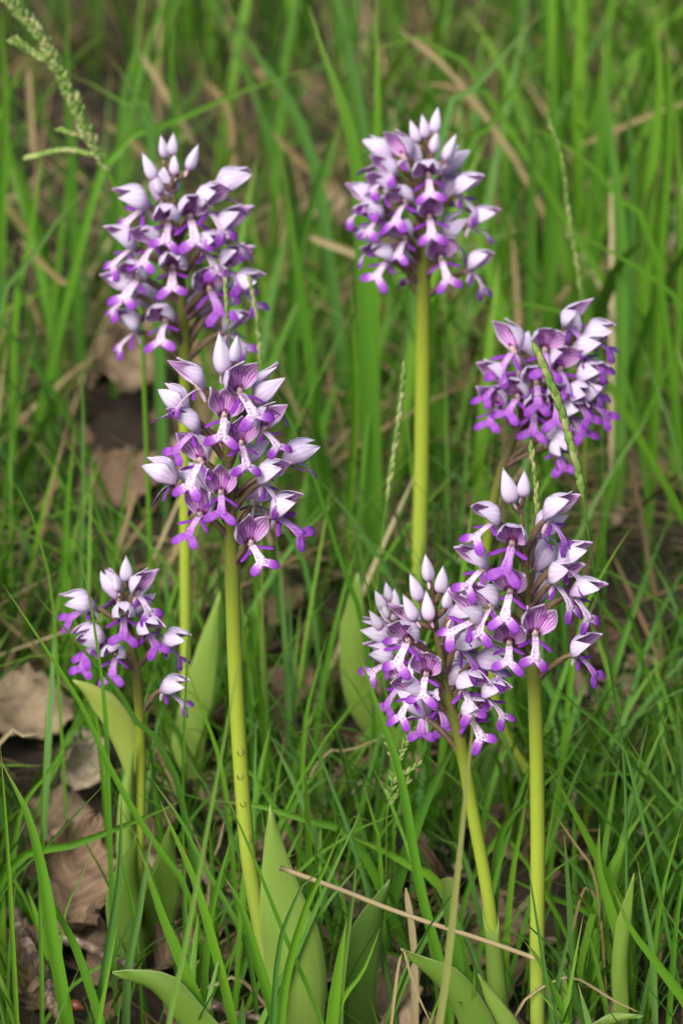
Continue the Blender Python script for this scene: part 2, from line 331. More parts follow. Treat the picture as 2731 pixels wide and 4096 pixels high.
# ------------------------------------------------------------------ orchids: where they stand (photograph pixels, distance)
# stem: spike tip .. foot; flowers: throat x, y, facing (0 = towards camera, + = right, - = left), optional hood lift
ORCHIDS = [
 dict(key='A', label='tall lilac orchid with buds spread at its tip, beside the leaning feathery grass head', py=3050, s=1.24, w=46,
  stem=[(688, 700), (705, 900), (722, 1100), (738, 1400), (738, 1700), (740, 2100), (742, 2500), (745, 3000)], spike=1300,
  buds=[(651, 585, .9), (690, 574, .9), (697, 655, .85), (771, 627, 1.05), (594, 665, 1.1), (625, 725, 1.05)],
  fl=[(565, 833, -80), (838, 842, 60), (890, 775, 95), (672, 895, -5, 5), (608, 990, -32, 20), (508, 1000, -80), (914, 943, 72), (828, 1010, 48, 15), (690, 1085, 5, 10), (541, 1125, -38),
      (508, 1190, -72), (924, 1085, 62), (847, 1170, 20, 35), (967, 1165, 80), (522, 1335, -78), (656, 1300, -12, 15), (929, 1335, 70), (814, 1263, 150), (766, 880, 25), (656, 800, 165), (610, 1230, -120), (880, 1240, 120)],
  leaves=[([(745, 3200), (752, 3000), (790, 2800), (842, 2560), (880, 2368)], [60, 72, 68, 44, 2], .80, -.01, .2), ([(735, 3200), (700, 3050), (690, 2900)], [50, 55, 3], .6, .0, .3)]),
 dict(key='B', label='tallest pale lilac orchid with dense domed spike on a bright straight stem', py=2900, s=1.2, w=62,
  stem=[(1712, 560), (1712, 750), (1700, 950), (1692, 1150), (1690, 1500), (1685, 1900), (1678, 2200), (1670, 2850)], spike=1090,
  buds=[(1658, 525, 1.0), (1698, 505, 1.0), (1743, 480, 1.05), (1738, 560, 1.05), (1660, 600, 1.1), (1800, 590, 1.2)],
  fl=[(1600, 640, -65, 45), (1716, 715, 0, 10), (1546, 712, -72), (1528, 780, -50, 25), (1613, 820, -32, 15), (1856, 785, 68), (1720, 880, 0, 30), (1903, 905, 80), (1462, 830, -80), (1506, 875, -48),
      (1537, 930, -95), (1613, 965, -28, 25), (1480, 985, -80), (1537, 1050, -52), (1770, 1045, 18, 40), (1903, 1090, 72), (1790, 690, 130), (1545, 640, -125), (1790, 800, 140), (1640, 1080, 170), (1800, 960, 95)],
  leaves=[([(1640, 3000), (1540, 2950), (1440, 2800), (1415, 2550), (1430, 2290)], [55, 62, 66, 58, 2], .72, -.012, .25), ([(1672, 2700), (1672, 2500), (1678, 2330), (1690, 2150)], [48, 46, 44, 3], .75, -.01, 1.1),
          ([(1690, 3000), (1780, 2900), (1830, 2700), (1850, 2520)], [50, 60, 50, 3], .45, .01, .3)]),
 dict(key='D', label='deep purple orchid leaning right over a thin bent stem behind a green grass spike', py=3260, s=1.14, w=40,
  stem=[(2300, 1330), (2240, 1450), (2160, 1570), (2065, 1720), (1975, 2000), (1935, 2330), (1955, 2650), (2015, 2930), (2110, 3090), (2160, 3230)], spike=1690, deep=1, dark=.24,
  buds=[(2300, 1285, 1.25), (2310, 1385, 1.1)],
  fl=[(2037, 1412, -62, 50), (2180, 1415, 0, 35), (2290, 1310, 70, 40), (2345, 1425, 62), (2248, 1490, 22), (2147, 1545, -8), (1985, 1540, -62), (1977, 1640, -25, 40), (2138, 1660, 8), (2340, 1521, 70),
      (2308, 1604, 42), (2370, 1613, 70), (2285, 1669, 40), (2212, 1760, 50, 0), (2085, 1450, 165), (2060, 1600, -40), (2230, 1800, 20, -10), (2360, 1360, 85), (2230, 1600, 0)],
  leaves=[([(2140, 3380), (1960, 3300), (1930, 3120), (1990, 2960)], [70, 95, 90, 3], .05, .0, .2)]),
 dict(key='H', label='short small orchid, rich purple lips, rising between a yellowed leaf and dead leaves', py=3750, s=.93, w=42, deep=.85,
  stem=[(500, 2330), (507, 2450), (525, 2570), (548, 2720), (560, 2900), (562, 3150), (556, 3450), (545, 3750)], spike=2650, dark=.12,
  buds=[(504, 2275, 1.35), (463, 2330, .95)],
  fl=[(460, 2385, -150), (563, 2385, 55, 45), (352, 2436, -85, 5), (494, 2470, 0, 5), (392, 2566, -62, 5), (590, 2530, 42, 5), (672, 2582, 78, 5), (460, 2633, -6, 5), (364, 2600, -40), (672, 2768, 76, 10), (545, 2450, 110)],
  leaves=[([(545, 3700), (505, 3500), (500, 3250), (535, 2960)], [50, 62, 52, 2], .78, -.008, .7), ([(520, 3900), (490, 3600), (545, 3330)], [70, 75, 2], .36, -.03, .3),
          ([(600, 3850), (650, 3550), (680, 3300)], [75, 80, 3], .30, -.005, .2), ([(550, 3100), (470, 2890), (380, 2790), (290, 2722)], [52, 60, 58, 4], .96, .02, .2)]),
 dict(key='C', label='tall front orchid with striped open hoods, water drops on its long stem', py=4170, s=1.0, w=63,
  stem=[(905, 1490), (905, 1650), (910, 1850), (922, 2100), (930, 2350), (938, 2600), (955, 2950), (985, 3350), (1020, 3600), (1130, 4170)], spike=2230,
  buds=[(885, 1415, 1.7), (942, 1395, 1.15)],
  fl=[(775, 1560, -78, 35), (897, 1675, 0, 55), (971, 1580, 45, 48), (760, 1735, -70, 30), (1067, 1730, 60, 45), (971, 1788, 26, 52), (789, 1858, -40, 52), (885, 1985, 0, 55), (1071, 1944, 68, 25),
      (789, 2073, -36, 58), (1124, 2073, 80, 25), (1014, 2187, 36, 52), (720, 1645, -125, 20), (1165, 1850, 115, 10), (684, 1929, -110, 10), (1020, 2010, 155, -20), (1055, 1610, 105, 40), (815, 1960, -150, 0), (1000, 1850, 120, 40)],
  leaves=[([(1190, 4230), (1175, 3860), (1132, 3640), (1098, 3420), (1080, 3222)], [100, 136, 122, 62, 2], .80, -.03, .25), ([(960, 4300), (775, 4090), (640, 3950), (450, 3888)], [80, 72, 62, 14], .42, -.06, .3)]),
 dict(key='G', label='small half-hidden orchid in greyish lilac bud behind the budding front spike', py=3900, s=.95, w=36,
  stem=[(1600, 2400), (1620, 2500), (1665, 2650), (1708, 2780), (1795, 2920), (1868, 3120), (1935, 3480), (1990, 3900)], spike=2800, deep=.4,
  buds=[(1520, 2400, 1.05), (1552, 2365, 1.0), (1582, 2395, 1.05), (1500, 2480, 1.1), (1540, 2440, .9)],
  fl=[(1545, 2560, -95, 10), (1550, 2650, -85), (1650, 2640, -20), (1690, 2850, 0), (1760, 2830, 30), (1590, 2750, -60), (1640, 2520, -60), (1560, 2500, -100)],
  leaves=[]),
 dict(key='F', label='front orchid with five closed pale buds at its tip and a leafy sheath below', py=4260, s=1.0, w=53,
  stem=[(1738, 2390), (1745, 2520), (1770, 2680), (1810, 2850), (1842, 2970), (1890, 3250), (1945, 3550), (1975, 3800), (2010, 4260)], spike=2920,
  buds=[(1707, 2271, 1.2), (1768, 2318, 1.25), (1660, 2350, 1.25), (1636, 2432, 1.25), (1711, 2425, 1.25), (1790, 2390, 1.0)],
  fl=[(1621, 2579, -35, 28), (1700, 2714, -14, 42), (1857, 2600, 62, 10), (1829, 2475, 75, 5), (1925, 2660, 82, -5), (1864, 2764, 30, 10), (1960, 2800, 55, 15), (1886, 2876, 45, 20), (1640, 2790, -50, 20), (1686, 2864, -140), (1800, 2560, 150), (1800, 2740, 100)],
  leaves=[([(1985, 4300), (1900, 4090), (1790, 3930), (1602, 3795)], [70, 72, 60, 3], .40, -.04, .3), ([(2120, 4300), (2010, 4090), (1910, 3900)], [60, 58, 3], .72, -.035, .4),
          ([(1430, 4300), (1420, 4100), (1455, 3780), (1560, 3520)], [80, 88, 75, 3], .10, .03, .25)], sheath=(3620, 4250)),
 dict(key='E', label='front orchid with two upright buds over spreading flowers, thick straight stem at the right', py=4330, s=1.0, w=60,
  stem=[(2075, 1990), (2090, 2130), (2105, 2350), (2115, 2500), (2135, 2720), (2145, 3000), (2150, 3400), (2148, 3800), (2150, 4330)], spike=2700,
  buds=[(2034, 1945, 1.5), (2096, 1935, 1.15)],
  fl=[(1957, 2100, -62, 25), (2043, 2190, -8, 25), (2215, 2090, 68, 30), (2180, 2140, 115), (1912, 2285, -72, 25), (2036, 2382, -10, 45), (2236, 2346, 52, 25), (2270, 2270, 82), (1950, 2440, -50, 30),
      (2036, 2590, -8, 35), (2143, 2552, 10, 55), (2310, 2393, 75, 10), (2325, 2629, 70, 35), (2143, 2407, 160), (1875, 2493, -80), (2150, 2270, 150)],
  leaves=[]),
]

# ---- flower pieces (mm, throat at the origin, +X the way the flower looks, +Z up)
def sepal_mesh(phic, hw, L, R, seed, off=0.0, close=.3, ex=1.9):
    r_ = np.random.default_rng(seed); a, b = 11, 8
    u = np.linspace(0, 1, a)[:, None]; v = np.linspace(-1, 1, b)[None, :]
    wid = hw * np.minimum(1, .6 + 1.4 * u) * (.86 * np.maximum(1 - u ** ex, 0) ** (.95 if ex > 1.8 else 1.15) + .14 * (1 - u) ** .5) + .012
    ph = phic + wid * v
    prof = np.where(u < .45, .32 + .68 * np.sin(np.minimum(u / .45, 1) * math.pi / 2), 1 - close * (np.maximum(u - .45, 0) / .55) ** 1.4)
    k1, k2 = r_.uniform(0, 6, 2)
    rr = R * prof + off + .5 * v ** 2 * u + .22 * np.sin(5 * u + 3 * v + k1) * u + .15 * np.sin(9 * v + k2) * u
    curl = r_.uniform(-.2, 2.4) * np.maximum(u - .75, 0) ** 1.5 * 6
    zc = 1.2 + 2.7 * np.minimum(u / .3, 1)
    def pt(rr): return np.stack([L * u - 1.6 + 0 * v, (rr + curl) * np.sin(ph), zc + (rr + curl) * np.cos(ph)], -1) * .001
    mb = MB(); mb.shell(pt(rr), pt(rr - .28), 0.0, 0, 1); return mb
def lip_mesh(seed, deep):
    r_ = np.random.default_rng(seed); mb = MB(); d = r_.uniform(-.12, .12)
    n = 9; t = np.linspace(0, 1, n); Lb = 10.2 * r_.uniform(.92, 1.1)
    ang = np.radians(8 - 30 * t + r_.uniform(-6, 6) * t)          # gentle arch
    dx = np.cos(ang); dz = np.sin(ang)
    px_ = np.concatenate([[0], np.cumsum((dx[1:] + dx[:-1]) / 2)]) * Lb / (n - 1)
    pz_ = np.concatenate([[0], np.cumsum((dz[1:] + dz[:-1]) / 2)]) * Lb / (n - 1)
    path = np.stack([px_, 0 * t, pz_], -1)
    wid = np.interp(t, [0, .15, .5, .8, 1], [1.0, 1.45, 1.45, 2.05, 2.1])
    def strip(path, wid, side, pur, thick=.3, m=5):
        P = np.asarray(path); T = norm(np.gradient(P, axis=0)); S = norm(np.asarray(side) - T * (T @ np.asarray(side))[:, None]); N_ = np.cross(T, S)
        v = np.linspace(-1, 1, m)
        go = P[:, None] + S[:, None] * (wid[:, None] * v)[..., None] + N_[:, None] * (-(v ** 2) * .35 * wid[:, None] * .6 + 0)[..., None]
        gi = go - N_[:, None] * thick * (1 - .75 * v[None, :] ** 2)[..., None]
        pr = np.repeat(np.asarray(pur), m); mb.shell(go * .001, gi * .001, 0.0, 0, 0)
        mb.r[-2] = pr; mb.r[-1] = pr
    b0 = .36 * deep
    strip(path, wid, (0, -1, 0), np.interp(t, [0, .6, 1], [.06 + b0, .12 + b0, .3 + b0]))
    e = path[-1]; td = norm(path[-1] - path[-2]); nd = np.array([-td[2], 0, td[0]])
    for sg in (-1, 1):
        sp = math.radians(r_.uniform(42, 64)); q = np.linspace(0, 1, 8); Ll = 7.4 * r_.uniform(.85, 1.12)
        dirv = td * math.cos(sp) + np.array([0, sg, 0]) * math.sin(sp)
        leg = e - td * 1.2 + dirv * (q[:, None] * Ll) + nd * (-(q[:, None] ** 2) * r_.uniform(-.8, 1.6)) + np.array([0, sg * .25, 0])
        lw = np.interp(q, [0, .2, .45, .7, .88, .97, 1], [1.3, 1.55, 1.85, 1.95, 1.55, .85, .25])
        strip(leg, lw, np.cross(nd, dirv) * -1, np.interp(q, [0, .3, .55, .8, 1], [.2 + b0, .38 + b0, .68, .88, 1.0]))
        a0 = path[1]; aw = r_.uniform(.4, .9); La = 7.4 * r_.uniform(.85, 1.1)
        arm = a0 + np.array([.55, sg * 1.0, -.1]) * 0 + np.stack([q * La * aw * .75, sg * (.7 + q * La * .85), -.3 + q * 0 - (q ** 2) * r_.uniform(-1.2, 3.0)], -1)
        strip(arm, np.interp(q, [0, .3, .8, .95, 1], [.6, .7, .9, .65, .2]), (1, 0, 0), np.full(8, .95), .35)
    tooth = e + td * (np.linspace(0, 1, 4)[:, None] * 1.9); strip(tooth, np.array([.6, .5, .3, .08]), (0, -1, 0), np.full(4, .85))
    return mb
def spur_mesh(seed):
    r_ = np.random.default_rng(seed); q = np.linspace(0, 1, 7)
    p = np.stack([-.6 - 3.2 * q + r_.uniform(0, 1.5) * q ** 2, 0 * q + r_.uniform(-.6, .6) * q, -.2 - 5.2 * q], -1) * .001
    mb = MB(); mb.tube(p, np.interp(q, [0, .2, .8, 1], [1.0, .95, .95, .45]) * .001, 8); return mb
def petal_mesh(sg, seed):
    mb = MB(); a, b = 8, 5; u = np.linspace(0, 1, a)[:, None]; v = np.linspace(-1, 1, b)[None, :]
    ph = sg * .55 + .30 * v * np.maximum(1 - u ** 2, 0) ** .8; rr = 4.0 * (.35 + .65 * np.sin(np.minimum(u / .5, 1) * 1.57))
    zc = 1.2 + 2.2 * np.minimum(u / .3, 1)
    f = lambda rr: np.stack([9.5 * u - 1.2 + 0 * v, rr * np.sin(ph), zc + rr * np.cos(ph)], -1) * .001
    mb.shell(f(rr), f(rr - .2), 0, 0, 0); return mb
def column_mesh():
    mb = MB(); q = np.linspace(0, 1, 7)
    mb.tube(np.stack([-1.2 + 2.6 * q, 0 * q, .6 + 2.4 * q], -1) * .001, np.array([.7, 1.1, 1.25, 1.15, 1.0, .7, .2]) * .001, 8, mat=0)
    mb.tube(np.stack([.6 + 1.2 * q, 0 * q, 2.7 + 2.0 * q], -1) * .001, np.array([.2, .5, .7, .7, .6, .4, .1]) * .001, 8, mat=1)
    q2 = np.linspace(0, 1, 5)
    mb.tube(np.stack([-2.2 + 3.0 * q2, 0 * q2, -.2 + .9 * q2], -1) * .001, np.array([.7, 1.2, 1.35, 1.1, .4]) * .001, 8, mat=0)
    return mb
def bud_mesh(seed):
    r_ = np.random.default_rng(seed); mb = MB(); a, b = 12, 15
    u = np.linspace(0, 1, a)[:, None]; th = np.linspace(0, 2 * math.pi, b, endpoint=False)[None, :]
    r = 2.75 * np.sin(math.pi * np.clip(u, 0, 1) ** .60) ** .95 * (1 + .09 * np.cos(3 * th + r_.uniform(0, 6))) + .12
    bx = r_.uniform(-1.2, 1.2)
    g = np.stack([r * np.cos(th) + bx * u ** 2, r * np.sin(th) * .95, 13.2 * u + 0 * th + .5 * u ** 6 * np.cos(3 * th)], -1) * .001
    mb.grid(g, wrap=True); mb.f.append(tuple(range(b))[::-1]); mb.m.append(0); mb.f.append(tuple((a - 1) * b + j for j in range(b))); mb.m.append(0)
    return mb
NV = 5
def sep(ph, hw, L, R, sd, off, cl, ex=1.9): return sepal_mesh(ph, hw, L, R, sd, off, cl, ex).mesh('sepal', [MAT['so'], MAT['si']])
PIECE = dict(dors0=[sep(0, .86, 15.0, 5.1, 10 + i, .12, .62) for i in range(NV)], dors1=[sep(0, .80, 15.0, 5.2, 15 + i, .12, .34, 1.35) for i in range(NV)],
             left0=[sep(1.20, 1.06, 15.6, 5.5, 20 + i, 0, .50) for i in range(NV)], left1=[sep(1.22, 1.04, 15.8, 5.6, 25 + i, 0, .24, 1.45) for i in range(NV)],
             right0=[sep(-1.20, 1.06, 15.6, 5.5, 30 + i, 0, .50) for i in range(NV)], right1=[sep(-1.22, 1.04, 15.8, 5.6, 35 + i, 0, .24, 1.45) for i in range(NV)],
             lip0=[lip_mesh(40 + i, 0).mesh('lip', [MAT['lip']]) for i in range(NV + 3)], lip1=[lip_mesh(60 + i, 1).mesh('lip', [MAT['lip']]) for i in range(NV)],
             spur=[spur_mesh(50 + i).mesh('spur', [MAT['spur']]) for i in range(3)],
             pl=petal_mesh(1, 1).mesh('petal', [MAT['petal']]), pr=petal_mesh(-1, 2).mesh('petal', [MAT['petal']]),
             column=column_mesh().mesh('flower', [MAT['column'], MAT['anther']]), bud=[bud_mesh(70 + i).mesh('bud', [MAT['bud']]) for i in range(4)])
mb = MB(); q = np.linspace(0, 1, 5)
gg = np.stack([np.stack([(.4 + 1.6 * q) , v * np.array([1.2, 1.3, 1.0, .5, .05]), 4.2 * q], -1) for v in (-1, 0, 1)], 1) * .001
gg[:, 1, 0] += .0006; mb.shell(gg, gg - np.array([.00035, 0, 0]), 0, 0, 0); PIECE['bract'] = mb.mesh('bract', [MAT['bract']])

def basis(F, up=(0, 0, 1)):
    F = norm(F); Yv = norm(np.cross(up, F)); U = np.cross(F, Yv)
    return Matrix(((F[0], Yv[0], U[0], 0), (F[1], Yv[1], U[1], 0), (F[2], Yv[2], U[2], 0), (0, 0, 0, 1)))
def leaf_grid(pts, hw, Y, dY, curl, n=16, m=9, rnd=.5):
    P2 = spline([(*p, 0) for p in pts], n)[:, :2]
    t = np.linspace(0, 1, len(pts)); W = np.interp(np.linspace(0, 1, n), t, hw)
    tt = np.linspace(0, 1, n); W = np.maximum(W, 1.5)
    W[-4:] = np.minimum(W[-4:], np.max(hw) * np.array([.62, .47, .28, .02]) + 1)
    P = np.array([at(x, y, Y + dY * (1 - s)) for (x, y), s in zip(P2, tt)])
    W = np.array([w_ * mpp(p) for w_, p in zip(W, P)])
    T = norm(np.gradient(P, axis=0)); S = norm(np.cross(np.array([0, 1.0, 0]), T)); N_ = np.cross(S, T)   # N points to the camera or away
    N_ = np.where((N_[:, 1] > 0)[:, None], -N_, N_)
    v = np.linspace(-1, 1, m)
    ca = curl * math.pi * .75
    g = P[:, None] + S[:, None] * (W[:, None] * np.sin(ca * v) / max(ca, .05))[..., None] - N_[:, None] * (W[:, None] * (1 - np.cos(ca * v)) / max(ca, .05))[..., None]
    wob = .0012 * np.sin(np.linspace(0, 9, n) + pts[0][0])[:, None] * (v ** 2)[None, :]
    g = g + N_[:, None] * wob[..., None]
    return g, g - N_[:, None] * .0006

def build_orchid(o):
    Y0 = ground_y(o['py']); s = o['s']; rs = np.random.default_rng(sum(map(ord, o['label'])))
    st = [at(x, y, Y0) for x, y in o['stem']]
    foot = st[-1].copy(); foot[2] = float(bump_z(foot[0], foot[1])) - .004
    if st[-1][2] > foot[2]: st.append(foot)
    base = (float(foot[0]), float(foot[1]), 0.0)
    P = spline(st, 60); zspike = at(o['stem'][0][0], o['spike'], Y0)[2]
    root = tag(empty('orchid', base), o['label'], 'orchid', 'flowering orchids in the meadow')
    inv = Matrix.Translation(-Vector(base))
    # stem
    wm = o['w'] / 2 * mpp(P[30]); z = P[:, 2]; ztop = z[0]
    f = np.clip((z - zspike) / max(ztop - zspike, .01), 0, 1)
    rad = wm * np.where(z < zspike, 1.06 - .10 * np.clip(z / zspike, 0, 1), .92 - .62 * f)
    col = np.clip(np.where(z < zspike, .66 * (z / zspike) ** 1.1 + np.clip((z - zspike + .10) / .10, 0, 1) * .18, .84 + .16 * f) + o.get('dark', 0), 0, 1)
    mb = MB(); mb.tube(P[::-1], rad[::-1], 14); mb.r[0] = np.repeat(col[::-1], 14)
    link('stem', local(mb.mesh('stem', [MAT['stem']]), base), root)
    zs = z[::-1]; Ps = P[::-1]
    def S(zq): return np.array([np.interp(zq, zs, Ps[:, k]) for k in range(3)])
    def ovary(A0, A1, F, parent, PM):
        q = np.linspace(0, 1, 8)[:, None]; L_ = np.linalg.norm(A1 - A0)
        c1 = A0 + (A1 - A0) * .30 + np.array([0, 0, .12 * L_]); c2 = A1 - F * .22 * L_ + np.array([0, 0, -.02 * L_])
        p = A0 * (1 - q) ** 3 + 3 * c1 * q * (1 - q) ** 2 + 3 * c2 * q * q * (1 - q) + A1 * q ** 3
        mb = MB(); mb.tube(p, np.interp(q[:, 0], [0, .2, .6, 1], [1.1, 1.6, 1.55, 1.1]) * .001 * s, 9, ribs=3, rib=.16, twist=3.5)
        me = mb.mesh('ovary', [MAT['ovary']]); me.transform(PM.inverted()); return link('ovary', me, parent)
    def bract(A0, F):
        M = Matrix.Translation(Vector(A0)) @ basis(F) @ Matrix.Scale(s * rs.uniform(.8, 1.25), 4)
        link('bract', PIECE['bract'], root, inv @ M)
    lips = PIECE['lip0']
    for k, fl in enumerate(o['fl']):
        x, y, az = fl[:3]; a = math.radians((az * .82 if abs(az) <= 90 else az) + rs.uniform(-5, 5)); lift = fl[3] if len(fl) > 3 else rs.uniform(8, 42)
        F = np.array([math.sin(a), -math.cos(a), 0.0])
        Yt = Y0 - math.cos(a) * .0135 * s
        T = at(x, y, Yt) - F * .0020 * s
        A0 = S(min(T[2] - (.013 + .003 * abs(math.sin(a))) * s, ztop - .003)); rad0 = .0022; dxy = norm((T - A0) * np.array([1, 1, 0])); A0 = A0 + dxy * rad0
        roll = Matrix.Rotation(math.radians(rs.uniform(-10, 10)), 4, 'X')
        pm = Matrix.Translation(Vector(T)) @ basis(F) @ roll
        sc = s * rs.uniform(1.08, 1.24) / (1.06 if s > 1.1 else 1)
        PM = pm @ Matrix.Scale(sc, 4)
        fo = link('flower', PIECE['column'], root, inv @ PM)
        wide = lift > 32; lift = lift - (5 if wide else 0); hl = Matrix.Rotation(-math.radians(lift), 4, 'Y')
        ok = 1 if wide else 0; open_ = rs.uniform(1.15, 1.32) if ok else rs.uniform(1.02, 1.2)
        HS = hl @ Matrix.Diagonal((rs.uniform(.95, 1.05), open_, rs.uniform(.92, 1.06), 1))
        for key in (f'dors{ok}', f'left{ok}', f'right{ok}'):
            spread = Matrix.Rotation(math.radians(rs.uniform(-5, 5)), 4, 'Z')
            link('sepal', PIECE[key][rs.integers(NV)], fo, HS @ spread)
        link('petal', PIECE['pl'], fo, HS); link('petal', PIECE['pr'], fo, HS)
        deep = rs.random() < o.get('deep', .12); L_ = PIECE['lip1'] if deep else PIECE['lip0']
        droop = rs.uniform(16, 42) + (4 if abs(az) < 30 else 0)
        link('lip', L_[rs.integers(len(L_))], fo, Matrix.Rotation(math.radians(droop), 4, 'Y') @ Matrix.Rotation(math.radians(rs.uniform(-14, 14)), 4, 'X') @ Matrix.Scale(rs.uniform(.98, 1.14), 4))
        link('spur', PIECE['spur'][rs.integers(3)], fo)
        ovary(A0, T - F * .0016 * s, F, fo, PM)
        bract(A0 - dxy * .001, dxy if np.linalg.norm(dxy) > .1 else F)
    for x, y, bs in o['buds']:
        ln = .0132 * s * bs * .95
        c = at(x, y, Y0 - .004); ax = S(min(c[2] - .01, ztop)); side = (c[0] - ax[0])
        D = norm(np.array([np.clip(side * 32, -1.0, 1.0), rs.uniform(-.25, .1), 1.0]))
        b0 = c - D * ln * .5
        A0 = S(min(b0[2] - .007 * s, ztop - .001)); Fh = norm(np.array([side, -.004, 0]) + 1e-6)
        M = Matrix.Translation(Vector(b0)) @ Vector(D).to_track_quat('Z', 'Y').to_matrix().to_4x4() @ Matrix.Scale(s * bs * .95, 4)
        bo = link('bud', PIECE['bud'][rs.integers(4)], root, inv @ M)
        ovary(A0, b0 + D * .0008, D, bo, M)
        sp = link('spur', PIECE['spur'][rs.integers(3)], bo, Matrix.Rotation(rs.uniform(0, 6.28), 4, 'Z') @ Matrix.Scale(.75, 4) @ Matrix.Translation((.001, 0, .0015)))
        bract(A0, Fh)
    for pts, hw, rnd, dY, curl in o['leaves']:
        go, gi = leaf_grid(pts, hw, Y0 + dY, -.004, curl)
        mb = MB(); mb.shell(go, gi, rnd, 0, 0); link('leaf', local(mb.mesh('leaf', [MAT['leaf']]), base), root)
    if 'sheath' in o:
        y0, y1 = o['sheath']; z1 = at(2000, y0, Y0)[2]; z0 = max(at(2000, y1, Y0)[2], -.002)
        n, m = 14, 15; q = np.linspace(0, 1, n)[:, None]; v = np.linspace(-1, 1, m)[None, :]
        zz = z0 + (z1 - z0) * (q - .28 * np.abs(np.abs(v) - .0) * 0) - .0
        zz = z0 + (z1 - z0) * q * (1 - .16 * (1 - np.abs(v)))
        A = np.array([[S(zq) for zq in row] for row in zz])
        r_ = wm * (1.95 - .75 * q); th = v * 2.95 - math.pi / 2 + .25
        g = A + np.stack([np.cos(th) * r_, np.sin(th) * r_, 0 * zz], -1)
        gi = A + np.stack([np.cos(th) * (r_ - .0005), np.sin(th) * (r_ - .0005), 0 * zz], -1)
        mb = MB(); mb.shell(g, gi, .78, 0, 0); link('leaf_sheath', local(mb.mesh('leaf_sheath', [MAT['leaf']]), base), root)
    return Y0
for o in ORCHIDS: o['Y'] = build_orchid(o)

# ------------------------------------------------------------------ grass blades, traced one by one
def blade_mesh(pts, wpx, Y, rnd, lean=0.0, mat='grass', cut=False, face=0.35, to_ground=True, n=16):
    """pts: foot .. tip in photograph pixels, standing at distance Y and leaning back by lean metres at the tip"""
    m_ = len(pts)
    P3 = [at(x, y, Y + lean * i / (m_ - 1)) for i, (x, y) in enumerate(pts)]
    if to_ground:
        z0 = float(bump_z(P3[0][0], P3[0][1]))
        if P3[0][2] > z0 + .004:
            d = norm(P3[0] - P3[1]); d = np.array([d[0] * .35, d[1] * .3, -abs(d[2]) - .4]); k = (P3[0][2] - z0 + .004) / -d[2]
            P3 = [P3[0] + d * k] + P3
    P = spline(P3, n); t = np.linspace(0, 1, n)
    W = wpx * .5 * np.array([mpp(p) for p in P]) * np.interp(t, [0, .25, .6, .85, 1], [.75, 1, .92, .5, .03] if not cut else [.75, 1, 1, 1, .98]) * (np.interp(t, [0, .1, .9, 1], [.3, 1, .9, .25]) * RNG.uniform(.85, 1.1, n) if mat == 'straw' else 1)
    T = norm(np.gradient(P, axis=0)); S = norm(np.cross(np.array([math.sin(face), math.cos(face), 0.0]), T)); N_ = np.cross(S, T); N_ = np.where((N_[:, 1] > 0)[:, None], -N_, N_)
    v = np.array([-1, -.5, 0, .5, 1.0])
    g = P[:, None] + S[:, None] * (W[:, None] * v)[..., None] + N_[:, None] * (W[:, None] * (np.abs(v) * .42 - .15))[..., None]
    mb = MB(); mb.grid(g, rnd=rnd); base = (float(P[0][0]), float(P[0][1]), float(P[0][2]))
    return local(mb.mesh('grass_blade', [MAT[mat]]), base), base
def bl(*p): return [(x * .8712, 2900 + y * .8712) for x, y in p]
def br(*p): return [(1366 + x * .8706, 2900 + y * .8706) for x, y in p]
def tl(*p): return [(x * .8712, y * .8712) for x, y in p]
def tr(*p): return [(1366 + x * .8706, y * .8706) for x, y in p]
G1 = 'broad grass blades in the foreground'; G2 = 'fine grass blades in the foreground'; G3 = 'soft grass blades behind the orchids'
L1 = 'fresh green broad grass blade standing among the orchid stems'
L2 = 'thin green grass blade standing among the orchid stems'
L3 = 'green grass blade behind the flower spikes, softly out of focus'
